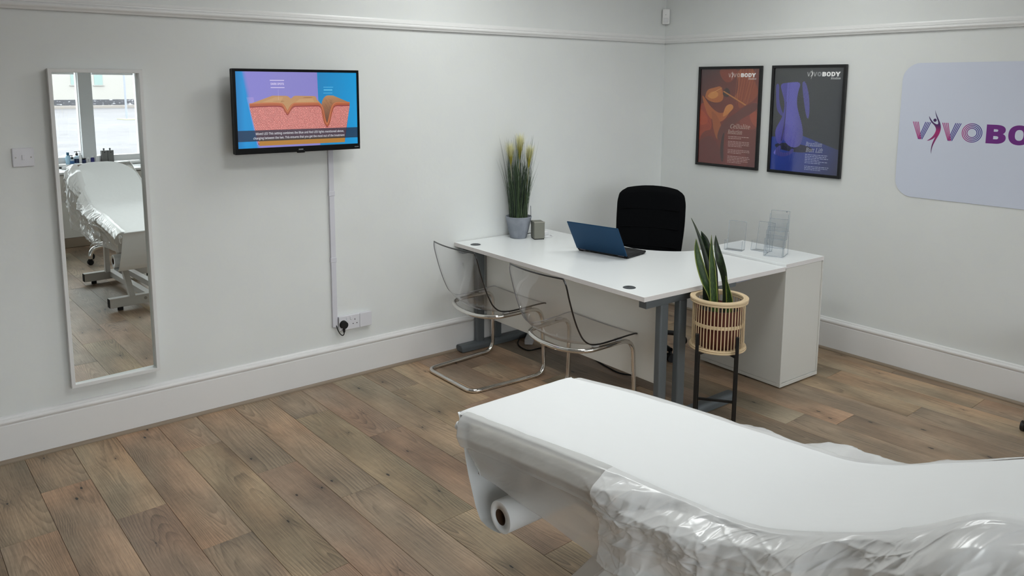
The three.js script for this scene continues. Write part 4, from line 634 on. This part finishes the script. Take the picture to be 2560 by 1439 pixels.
  leaf([[lx(1773), 0.185, -0.03], [lx(1770), ly(725), -0.03], [lx(1768.5), ly(700), -0.03]], [[0, 0.014], [0.7, 0.014], [0.9, 0.013], [1, 0.010]], [[0, 0.2], [1, 0.2]], dm);
}

// ---------------------------------------------------------------- treatment couch, its plastic cover, the paper and the paper roll
const yTop = smooth([[2.0, 0.655], [2.085, 0.665], [2.4, 0.694], [2.7, 0.718], [3.0, 0.738], [3.16, 0.750], [3.26, 0.776], [3.4, 0.838], [3.6, 0.930], [3.75, 0.999], [3.84, 1.040], [3.88, 1.052]]);
const xNear = smooth([[2.0, -3.412], [2.085, -3.406], [2.6, -3.376], [3.2, -3.348], [3.5, -3.332], [3.88, -3.30]]);
const xFar = smooth([[2.0, -2.888], [2.141, -2.882], [2.395, -2.856], [2.79, -2.853], [3.15, -2.841], [3.3, -2.832], [3.6, -2.822], [3.88, -2.82]]);
{
  const t = thing('treatment_couch', 'cream padded treatment couch with a raised backrest on a white metal frame', 'couch', [-3.12, 0, 2.9]);
  const pad = (z0, z1, drop, inset) => sheetPad(z0, z1, drop, inset);
  function sheetPad(z0, z1, drop, inset) { // rounded padded block following the couch
    const rr = 0.035, f = (u, v) => { const a = u * Math.PI * 2, z = z0 + (z1 - z0) * v, e = Math.min(1, Math.min(z - z0, z1 - z) / rr), q = Math.sqrt(Math.max(0, 1 - (1 - e) ** 2)), sq = (w, p) => Math.sign(w) * Math.pow(Math.abs(w), p); const c = sq(Math.cos(a), 0.32), s = sq(Math.sin(a), 0.32), n = xNear(z) - 0.03 + inset, r = xFar(z) + 0.035 - inset, mx = (n + r) / 2, hw = (r - n) / 2 - rr * (1 - q), top = yTop(z) - 0.012, hh = drop / 2; return V(mx + c * hw + 3.12, top - hh + s * (hh - rr * (1 - q) * 0.8), z - 2.9); };
    return [grid((u, v) => f(1 - u, v), 64, 24), grid((u, v) => { const p = f(1 - u, 0); return p.lerp(V((xNear(z0) + xFar(z0)) / 2 + 3.12, yTop(z0) - 0.012 - drop / 2, z0 - 2.9), 1 - v); }, 64, 2), grid((u, v) => { const p = f(u, 1); return p.lerp(V((xNear(z1) + xFar(z1)) / 2 + 3.12, yTop(z1) - 0.012 - drop / 2, z1 - 2.9), 1 - v); }, 64, 2)];
  }
  part('leg_section', pad(2.135, 2.76, 0.085, 0.014), M.vinyl, t);
  part('seat_section', pad(2.77, 3.19, 0.150, 0.022), M.vinyl, t);
  part('back_section', pad(3.20, 3.83, 0.100, 0.03), M.vinyl, t);
  const B = (x0, y0, z0, x1, y1, z1, r = 0.004) => box(x0 + 3.12, y0, z0 - 2.9, x1 + 3.12, y1, z1 - 2.9, r);
  for (const [z, x0, x1] of [[2.43, -3.452, -2.82], [3.49, -3.372, -2.745]]) {
    const bar = part('foot_bar', B(x0, 0.028, z - 0.03, x1, 0.102, z + 0.03), M.couchFrame, t);
    for (const s of [0, 1]) { part('end_cap', B(s ? x1 - 0.001 : x0 - 0.004, 0.031, z - 0.027, s ? x1 + 0.004 : x0 + 0.001, 0.099, z + 0.027, 0.002), M.rubber, bar); part('rubber_foot', cyl(0.021, 0.03, (s ? x1 - 0.08 : x0 + 0.08) + 3.12, 0, z - 2.9), M.rubber, bar); }
  }
  part('foot_bolt', new THREE.CylinderGeometry(0.012, 0.012, 0.006, 18).rotateX(Math.PI / 2).translate(-3.19 + 3.12, 0.07, 2.398 - 2.9), M.screw, t);
  part('long_beam', [B(-3.17, 0.05, 2.44, -3.12, 0.10, 3.48), B(-3.03, 0.05, 2.44, -2.98, 0.10, 3.48)], M.couchFrame, t);
  const post = (pts, z, w) => new THREE.ExtrudeGeometry(new THREE.Shape(pts.map(([x, y]) => new THREE.Vector2(x + 3.12, y))), { depth: w, bevelEnabled: true, bevelSize: 0.002, bevelThickness: 0.002, bevelSegments: 1 }).translate(0, 0, z - 2.9 - w / 2);
  for (const [xa, xb] of [[-3.302, -3.264], [-2.98, -2.942]]) part('front_post', new THREE.ExtrudeGeometry(new THREE.Shape([[2.405, 0.10], [2.455, 0.10], [2.80, 0.52], [2.745, 0.52]].map(([z, y]) => new THREE.Vector2(2.9 - z, y))), { depth: xb - xa, bevelEnabled: true, bevelSize: 0.002, bevelThickness: 0.002, bevelSegments: 1 }).rotateY(Math.PI / 2).translate(xa + 3.12, 0, 0), M.couchFrame, t);
  part('rear_post', post([[-3.205, 0.10], [-3.17, 0.10], [-3.165, 0.55], [-3.20, 0.55]], 3.45, 0.04), M.couchFrame, t); part('rear_post', post([[-2.97, 0.10], [-2.925, 0.10], [-2.925, 0.55], [-2.97, 0.55]], 3.45, 0.04), M.couchFrame, t);
  part('under_frame', [B(-3.31, 0.515, 2.3, -3.26, 0.555, 3.5), B(-2.98, 0.515, 2.3, -2.93, 0.555, 3.5), B(-3.31, 0.515, 2.3, -2.93, 0.555, 2.34)], M.couchFrame, t);
  part('roll_holder', [tube(filleted([V(-3.40 + 3.12, 0.411, 2.345 - 2.9), V(-2.93 + 3.12, 0.411, 2.345 - 2.9)], 0.01), 0.008), B(-2.965, 0.40, 2.335, -2.945, 0.53, 2.355, 0.002), B(-3.335, 0.465, 2.325, -3.32, 0.53, 2.36, 0.002)], M.couchFrame, t);
}
// crumpled translucent film: smooth creases made of ridged noise
const ridge = (x, y, s) => 1 - Math.abs(fbm(x, y, s, 3) * 2 - 1);
function folds(x, y, s, f) { // tent waves in several directions, bent by slow noise: 0..1
  let t = 0, n = 0; const R = rng(s);
  for (let i = 0; i < 4; i++) { const a = R() * Math.PI, p = R(), k = f * (0.7 + 0.7 * R()), w = 0.5 + R(), q = k * (Math.cos(a) * x + Math.sin(a) * y) + p + 0.9 * fbm(x * f * 0.35, y * f * 0.35, s + i * 7, 2), m = 0.35 + 0.65 * vnoise(x * f * 0.5 + 9 * i, y * f * 0.5, s + 90 + i); t += w * m * Math.abs((q - Math.floor(q)) * 2 - 1); n += w * m; }
  return t / n;
}
function creases(x, y, s, f) { // narrow raised lines where the film has been folded: 0..1
  let t = 0; const R = rng(s);
  for (let i = 0; i < 5; i++) { const a = R() * Math.PI, p = R(), k = f * (0.6 + 0.8 * R()), q = k * (Math.cos(a) * x + Math.sin(a) * y) + p + 0.7 * fbm(x * f * 0.4, y * f * 0.4, s + i * 7, 2), m = sstep(0.42, 0.7, vnoise(x * f * 0.7 + 9 * i, y * f * 0.7, s + 90 + i)); t = Math.max(t, m * Math.pow(1 - Math.abs((q - Math.floor(q)) * 2 - 1), 7)); }
  return t;
}
const film = phys({ color: lin(0.91, 0.92, 0.925), transmission: 0.24, thickness: 0, roughness: 0.22, ior: 1.5, side: THREE.DoubleSide });
const clearFilm = phys({ color: lin(0.88, 0.88, 0.87), transmission: 0.58, thickness: 0, roughness: 0.24, ior: 1.5, side: THREE.DoubleSide });
{
  const t = thing('plastic_cover', 'crumpled translucent plastic cover hanging down both sides of the couch', 'cover', [-3.12, 0.5, 2.9]);
  const O = V(3.12, -0.5, -2.9);
  // the line of the top edge runs along the couch and over the head end
  const topLine = (s) => { const z = interp([[0, 2.092], [0.82, 3.86], [0.87, 3.955], [0.91, 4.035], [0.95, 4.095], [0.98, 4.12], [1, 4.125]], s), y = s < 0.82 ? yTop(z) : interp([[0.82, 1.046], [0.87, 1.035], [0.91, 0.965], [0.95, 0.86], [0.98, 0.76], [1, 0.69]], s); return [z, y]; };
  const bottom = smooth([[2.0, 0.50], [2.2, 0.494], [2.5, 0.478], [2.77, 0.463], [3.0, 0.470], [3.3, 0.474], [3.6, 0.476], [3.8, 0.495], [3.95, 0.54], [4.06, 0.61], [4.13, 0.68]]);
  const side = (sg) => (u, v) => { // u along the couch, v from under the paper down to the hem
    const [z, yt] = topLine(u), xe = sg < 0 ? xNear(Math.min(z, 3.88)) : xFar(Math.min(z, 3.88)), rough = sstep(2.66, 2.86, z), yb = Math.min(bottom(z), yt - 0.01);
    const head = sstep(3.75, 4.1, z);
    const prof = [[0, -0.03, 0.001], [0.10, 0.006, 0.000], [0.17, 0.026, -0.010], [0.25, 0.040 + 0.012 * rough, -0.028], [0.34, 0.052 + 0.014 * rough, -0.056], [0.42, 0.044 + 0.012 * rough, -0.085]];
    let out, dy; if (v < 0.42) { out = interp(prof.map(([a, b]) => [a, b]), v); dy = interp(prof.map(([a, , c]) => [a, c]), v); } else { const k = (v - 0.42) / 0.58; out = 0.044 + 0.012 * rough + 0.004 * Math.sin(k * 5 + z * 3) - 0.012 * k * rough - 0.026 * (1 - rough) * sstep(0, 0.16, k); dy = -0.085 + (yb - (yt - 0.085)) * k; }
    let y = Math.max(yt + dy, Math.min(yt, yb)); if (v >= 0.999) y = yb;
    // creases: flat facets meeting in sharp folds
    const L = z, Wd = v * 0.36, vis = sstep(0.05, 0.2, v), f1 = folds(L, Wd, 501, 3.2), f2 = folds(L, Wd, 523, 8.5), f3 = folds(L, Wd, 547, 20), pl = Math.abs(((L * 8.3 + 1.5 * fbm(L * 4, Wd * 3, 219, 2)) % 1) - 0.5) * 2;
    const calm = 1 - rough, soft = sstep(0.42, 0.2, v);
    let dsp = rough * (1 - 0.55 * sstep(0.6, 0.95, v)) * (sg > 0 && z > 3.45 ? 0.35 : 1) * (0.058 * (f1 - 0.5) + 0.030 * (f2 - 0.5) + 0.009 * (f3 - 0.5)) + calm * (0.008 * (f1 - 0.5) + soft * (0.003 * (f2 - 0.5) + 0.0035 * (f3 - 0.5)) + 0.003 * (pl - 0.5) * sstep(0.12, 0.3, v) * sstep(0.52, 0.36, v));
    const cr = creases(L, Wd, 611, 9), cr2 = creases(L, Wd, 633, 19); dsp += (rough * 0.95 + 0.1) * sstep(0.04, 0.16, v) * (0.007 * cr + 0.004 * cr2) * (sg > 0 && z > 3.45 ? 0.3 : 1);
    dsp += rough * sstep(0.1, 0.4, v) * 0.010 * Math.sin(L * 11 + 2.2 * Math.sin(L * 3.1));
    const bump = Math.exp(-(((z - 3.64) / 0.09) ** 2));
    if (sg < 0) dsp += 0.035 * bump * sstep(0.02, 0.3, v);
    if (sg > 0) dsp += 0.03 * Math.exp(-(((z - 3.12) / 0.16) ** 2)) * sstep(0.05, 0.35, v);
    const yy = y + vis * rough * 0.018 * (f2 - 0.5) + (sg < 0 ? 0.030 * bump * sstep(0.55, 0.1, v) : 0.028 * Math.exp(-(((z - 3.13) / 0.13) ** 2)) * sstep(0.1, 0.3, v) * sstep(0.75, 0.4, v)) + (v > 0.98 ? 0.006 * (ridge(L * 4, 1.3, 231) - 0.5) : 0);
    const slant = 0.115 * sstep(0.06, 0, u) * Math.max(0, v - 0.1) / 0.9 ;
    const x = xe + 0.07 * sstep(0.012, 0, u) * (sg < 0 ? 1 : -1) + sg * (out * (1 - (sg > 0 ? 0.8 * sstep(3.35, 3.6, z) : 0.35 * head)) + dsp * vis), zz = z + 0.008 * (f1 - 0.5) * vis * rough + slant;
    return V(x, yy, zz).add(O);
  };
  const uS = 0.316;   // where the smooth film over the leg section ends and the crumpled film begins
  part('smooth_film', grid((u, v) => side(-1)(uS * (1 - u) + 0.002, v), 170, 80), clearFilm, t);
  part('crumpled_film', grid((u, v) => { const s = uS - 0.012 + (1 - uS + 0.012) * (1 - u), p = side(-1)(s, v); p.x -= 0.004 * sstep(uS + 0.02, uS - 0.012, s); return p; }, 460, 130), film, t);
  part('far_side', grid((u, v) => side(1)(u, v), 300, 50), film, t);
  // over the head end, and the folded corner at the foot
  part('head_end', grid((u, v) => { const s = 0.815 + 0.185 * v, [z, yt] = topLine(s), a = side(-1)(s, 0.0), b = side(1)(s, 0.0), k = u, x = a.x + (b.x - a.x) * k, c = ridge(k * 3 + v, v * 4, 301); return V(x, yt - 0.5 - 0.002 + 0.012 * (c - 0.5) * sstep(0, 0.2, v), z - 2.9 + 0.01 * (c - 0.5) * sstep(0, 0.2, v)); }, 60, 40), film, t);
  const knot = [[0.010, 0], [0.013, 0.9], [0.008, 1.9], [0.006, 2.8]];
  part('knot', [new THREE.TorusKnotGeometry(0.0075, 0.0036, 60, 8, 2, 3).translate(-3.425 + 3.12, 0.632 - 0.5, 2.112 - 2.9), tube(spline([V(-3.425 + 3.12, 0.638 - 0.5, 2.112 - 2.9), V(-3.429 + 3.12, 0.60 - 0.5, 2.115 - 2.9), V(-3.421 + 3.12, 0.583 - 0.5, 2.12 - 2.9)]), 0.004)], film, t);
}
{
  const paper = std(lin(0.855, 0.875, 0.885), 0.85, { side: THREE.DoubleSide });
  const t = thing('paper_sheet', 'long white disposable paper sheet laid over the couch from end to end', 'paper', [-3.12, 0.5, 2.9]);
  // along: from the roll up the foot end, then over the couch to the rounded top of the backrest
  const path = [[2.341, 0.3572], [2.305, 0.349], [2.27, 0.345], [2.232, 0.350], [2.204, 0.382], [2.184, 0.420], [2.158, 0.470], [2.138, 0.520], [2.120, 0.575], [2.103, 0.630], [2.091, 0.655], [2.084, 0.664], [2.088, 0.6685]];
  const lens = [0]; for (let i = 1; i < path.length; i++) lens.push(lens[i - 1] + Math.hypot(path[i][0] - path[i - 1][0], path[i][1] - path[i - 1][1]));
  const F = lens[lens.length - 1], total = F + 2.0;
  const f = (u, v) => {
    const s = v * total; let z, y, n = 0;
    if (s < F) { let i = 1; while (lens[i] < s) i++; const k = (s - lens[i - 1]) / (lens[i] - lens[i - 1]); z = path[i - 1][0] + (path[i][0] - path[i - 1][0]) * k; y = path[i - 1][1] + (path[i][1] - path[i - 1][1]) * k; }
    else { z = 2.088 + (s - F) / 2.0 * 1.788; y = yTop(z) + 0.0035; n = 1; }
    let a = n ? xNear(z) : xNear(2.086) - 0.018 * (1 - s / F) - 0.003, b = n ? xFar(Math.max(z, 2.10)) : -2.892 - 0.02 * (1 - s / F);
    a += n * 0.004 * (fbm(z * 7, 2, 401, 3) - 0.5) * 2; b += n * 0.004 * (fbm(z * 8, 5, 403, 3) - 0.5) * 2;
    const e = sstep(3.62, 3.88, z) ; const rA = 0.16 * (1 - Math.sqrt(Math.max(0, 1 - (Math.max(0, z - 3.72) / 0.16) ** 2))), rB = 0.24 * (1 - Math.sqrt(Math.max(0, 1 - (Math.max(0, z - 3.64) / 0.245) ** 2)));
    if (n) { a += rA; b -= rB; }
    // the corner of the paper at the foot is slightly rounded
    const x = a + (b - a) * u, w = Math.min(u, 1 - u) * 0.53;
    let dy = 0; if (n) { dy += 0.0045 * (fbm(x * 5, z * 3, 411, 3) - 0.5) + 0.0012 * (fbm(x * 30, z * 18, 413, 2) - 0.5); dy -= 0.012 * Math.exp(-w / 0.012) ; dy += 0.024 * Math.exp(-(((z - 3.64) / 0.07) ** 2) - ((w / 0.10) ** 2)) * (u < 0.5 ? 1 : 0); dy -= 0.010 * sstep(0.5, 0, Math.abs(u - 0.5)) * sstep(3.05, 3.25, z) * sstep(3.6, 3.4, z); }
    const dz = n ? 0 : 0.006 * Math.sin(u * 9) * Math.sin(Math.PI * s / F) * 0.4;
    return V(x + 3.12, y + dy - 0.5, z + dz - 2.9);
  };
  part('sheet', sheet((u, v) => f(1 - u, v), 70, 300, 0.0008), paper, t);
  const r = thing('paper_roll', 'white paper roll hanging under the foot of the couch', 'paper roll', [-3.18, 0.411, 2.341]);
  const ro = 0.052, ri = 0.0255, hl = 0.245;
  part('paper', lathe([[ri, -hl], [ro - 0.002, -hl], [ro, -hl + 0.0015], [ro, hl - 0.0015], [ro - 0.002, hl], [ri, hl], [ri, -hl]], 48).rotateZ(Math.PI / 2), paper, r);
  part('core', lathe([[ri - 0.0022, -hl + 0.001], [ri - 0.0002, -hl + 0.001], [ri - 0.0002, hl - 0.001], [ri - 0.0022, hl - 0.001], [ri - 0.0022, -hl + 0.001]], 40).rotateZ(Math.PI / 2), std('#4d3420', 0.9), r, 'brown cardboard core');
}

// ---------------------------------------------------------------- wheeled stool behind the couch and a trolley whose castor just enters the picture
function starBase(t, n, R, a0, armMat, casMat, y1 = 0.155) {
  for (let k = 0; k < n; k++) {
    const a = a0 + k * 2 * Math.PI / n, ex = Math.cos(a), ez = Math.sin(a);
    const arm = part('base_arm', tube(spline([V(0, y1 + 0.01, 0), V(ex * R * 0.55, y1 + 0.010, ez * R * 0.55), V(ex * R * 0.86, y1 - 0.004, ez * R * 0.86), V(ex * R * 0.98, y1 - 0.05, ez * R * 0.98), V(ex * R, 0.06, ez * R)], 30), 0.021, { radial: 14 }), armMat, t);
    part('castor', [new THREE.CylinderGeometry(0.026, 0.026, 0.017, 22).rotateX(Math.PI / 2).translate(0, 0.026, 0.0125), new THREE.CylinderGeometry(0.026, 0.026, 0.017, 22).rotateX(Math.PI / 2).translate(0, 0.026, -0.0125), new THREE.SphereGeometry(0.021, 14, 8).translate(0, 0.045, 0)].map((q) => q.rotateY(0.6 * k).translate(ex * R, 0, ez * R)), casMat, arm);
  }
}
{
  const t = thing('wheeled_stool', 'stool on a chrome star base with black castors behind the couch backrest', 'stool', [-2.875, 0, 4.42]);
  starBase(t, 5, 0.25, Math.atan2(4.334 - 4.42, -3.109 + 2.875), M.stoolChrome, M.rubber);
  part('gas_post', [cyl(0.025, 0.2, 0, 0.14, 0), cyl(0.014, 0.16, 0, 0.3, 0)], M.stoolChrome, t);
  part('seat', lathe([[0, 0.45], [0.16, 0.45], [0.176, 0.465], [0.18, 0.49], [0.172, 0.515], [0.15, 0.525], [0, 0.53]], 44), M.black, t);
}
{
  const t = thing('wheeled_stool', 'stool by the right wall with only one castor inside the picture edge', 'stool', [-0.335, 0, 3.09]);
  starBase(t, 5, 0.28, Math.atan2(2.815 - 3.09, -0.382 + 0.335), M.stoolChrome, std('#26221f', 0.6));
  part('gas_post', [cyl(0.025, 0.2, 0, 0.14, 0), cyl(0.014, 0.16, 0, 0.3, 0)], M.stoolChrome, t);
  part('seat', lathe([[0, 0.45], [0.15, 0.45], [0.166, 0.465], [0.17, 0.49], [0.162, 0.515], [0.14, 0.525], [0, 0.53]], 44), M.black, t);
}

// ---------------------------------------------------------------- bottles and boxes on the window sill and counter (seen in the mirror)
{
  const zs = 6.0, ys = 0.8652, G = 'toiletries on the window sill';
  const bottle = (name, label, cat, x, prof, mat, capProf, capMat, extra, z = zs) => { const t = thing(name, label, cat, [x, ys, z], 0, G); part('body', lathe(prof, 28), mat, t); if (capProf) part('cap', lathe(capProf, 24), capMat, t); if (extra) extra(t); return t; };
  const body = (r, h, sh = 0.012) => [[0, 0], [r - 0.002, 0], [r, 0.003], [r, h - sh], [r * 0.75, h - sh * 0.3], [r * 0.42, h], [0, h]];
  const cap = (r, y, h) => [[0, y], [r, y], [r, y + h - 0.002], [r - 0.002, y + h], [0, y + h]];
  const pump = (y, m) => (t) => part('pump', [cyl(0.004, 0.02, 0, y, 0), box(-0.026, y + 0.018, -0.006, 0.008, y + 0.026, 0.006, 0.002)], m, t);
  const band = (r, y0, y1, m) => (t) => part('label_band', lathe([[r + 0.0004, y0], [r + 0.0004, y1]], 28), m, t);
  const navy = std('#1c2c55', 0.4), clear = phys({ color: lin(0.8, 0.9, 0.97), roughness: 0.1, transmission: 0.5, thickness: 0 });
  bottle('blue_bottle', 'pale blue bottle with a teal cap, tallest at the far left of the sill', 'bottle', -2.868, body(0.026, 0.105), std(lin(0.45, 0.68, 0.86), 0.2), cap(0.014, 0.105, 0.034), std('#17577a', 0.4));
  bottle('pump_bottle', 'small pump bottle with a black top and blue label beside the teal capped bottle', 'bottle', -2.832, body(0.022, 0.062), clear, cap(0.013, 0.062, 0.022), M.black, (t) => { pump(0.08, M.black)(t); band(0.022, 0.008, 0.04, std('#3a6aa0', 0.5))(t); }, 5.975);
  bottle('pump_bottle', 'larger pump bottle with a black pump and a wide navy label', 'bottle', -2.775, body(0.028, 0.098), clear, cap(0.014, 0.098, 0.026), M.black, (t) => { pump(0.12, M.black)(t); band(0.028, 0.01, 0.06, navy)(t); });
  bottle('spray_bottle', 'slim white spray bottle in front of the navy labelled pump bottle', 'bottle', -2.748, body(0.015, 0.11), M.white, cap(0.009, 0.11, 0.02), M.white, pump(0.126, M.white), 5.965);
  bottle('cream_jar', 'low dark navy jar at the foot of the window post', 'jar', -2.708, body(0.026, 0.05, 0.006), navy, cap(0.026, 0.05, 0.012), M.black);
  bottle('white_tube', 'small white tube with a dark printed stroke', 'tube', -2.662, [[0, 0], [0.017, 0], [0.017, 0.012], [0.018, 0.07], [0.004, 0.078], [0, 0.078]], M.white, null, null, (t) => part('print', box(-0.002, 0.02, -0.0188, 0.002, 0.052, -0.0172, 0), M.black, t));
  bottle('indigo_bottle', 'indigo bottle with a white cap beside the grey dispensers', 'bottle', -2.614, body(0.023, 0.066, 0.006), std('#2a2a7a', 0.3), cap(0.017, 0.066, 0.024), M.white);
  const tub = thing('white_tub', 'plain white tub between the indigo bottle and the grey dispensers', 'tub', [-2.564, ys, zs]); part('body', box(-0.021, 0, -0.021, 0.021, 0.07, 0.021, 0.005, 3), M.white, tub); part('lid', box(-0.022, 0.07, -0.022, 0.022, 0.082, 0.022, 0.003), M.white, tub);
  for (const [x, l] of [[-2.485, 'grey box dispenser with a top knob, the one next to the white tub'], [-2.418, 'grey box dispenser with a top knob, the one farther from the white tub']]) {
    const t = thing('soap_dispenser', l, 'dispenser', [x, ys, zs]); part('body', box(-0.032, 0, -0.03, 0.032, 0.142, 0.03, 0.004, 3), std('#6d6c6a', 0.5), t);
    part('knob', [cyl(0.007, 0.012, 0, 0.142, 0), new THREE.SphereGeometry(0.011, 14, 10).translate(0, 0.158, 0)], M.leg, t); part('button', new THREE.CylinderGeometry(0.006, 0.006, 0.004, 14).rotateX(Math.PI / 2).translate(0, 0.118, -0.031), M.black, t);
  }
  const yc = 0.8322;
  const tr = thing('tissue_tray', 'open white tray lying slanted on the counter', 'tray', [-2.905, yc, 5.80], 0.5);
  part('tray', [box(-0.05, 0, -0.1, 0.05, 0.004, 0.1, 0.001), box(-0.05, 0, -0.1, -0.046, 0.03, 0.1, 0.001), box(0.046, 0, -0.1, 0.05, 0.03, 0.1, 0.001), box(-0.05, 0, -0.1, 0.05, 0.03, -0.096, 0.001), box(-0.05, 0, 0.096, 0.05, 0.03, 0.1, 0.001)], M.white, tr);
  const bb = thing('black_box', 'small flat black box on the counter beside the white tray', 'box', [-2.965, yc, 5.86]); part('body', box(-0.03, 0, -0.02, 0.03, 0.016, 0.02, 0.003), M.black, bb); part('lid', box(-0.0305, 0.016, -0.0205, 0.0305, 0.021, 0.0205, 0.002), M.black, bb);
  const pk = thing('pink_box', 'pale pink cardboard box on the counter beside the backrest', 'box', [-2.82, yc, 5.74], 0.2); part('body', box(-0.045, 0, -0.03, 0.045, 0.045, 0.03, 0.002), std('#d9b4ac', 0.7), pk); part('lid', box(-0.0465, 0.04, -0.0315, 0.0465, 0.052, 0.0315, 0.002), std('#e0c0b8', 0.7), pk);
}

renderer.render(scene, camera);
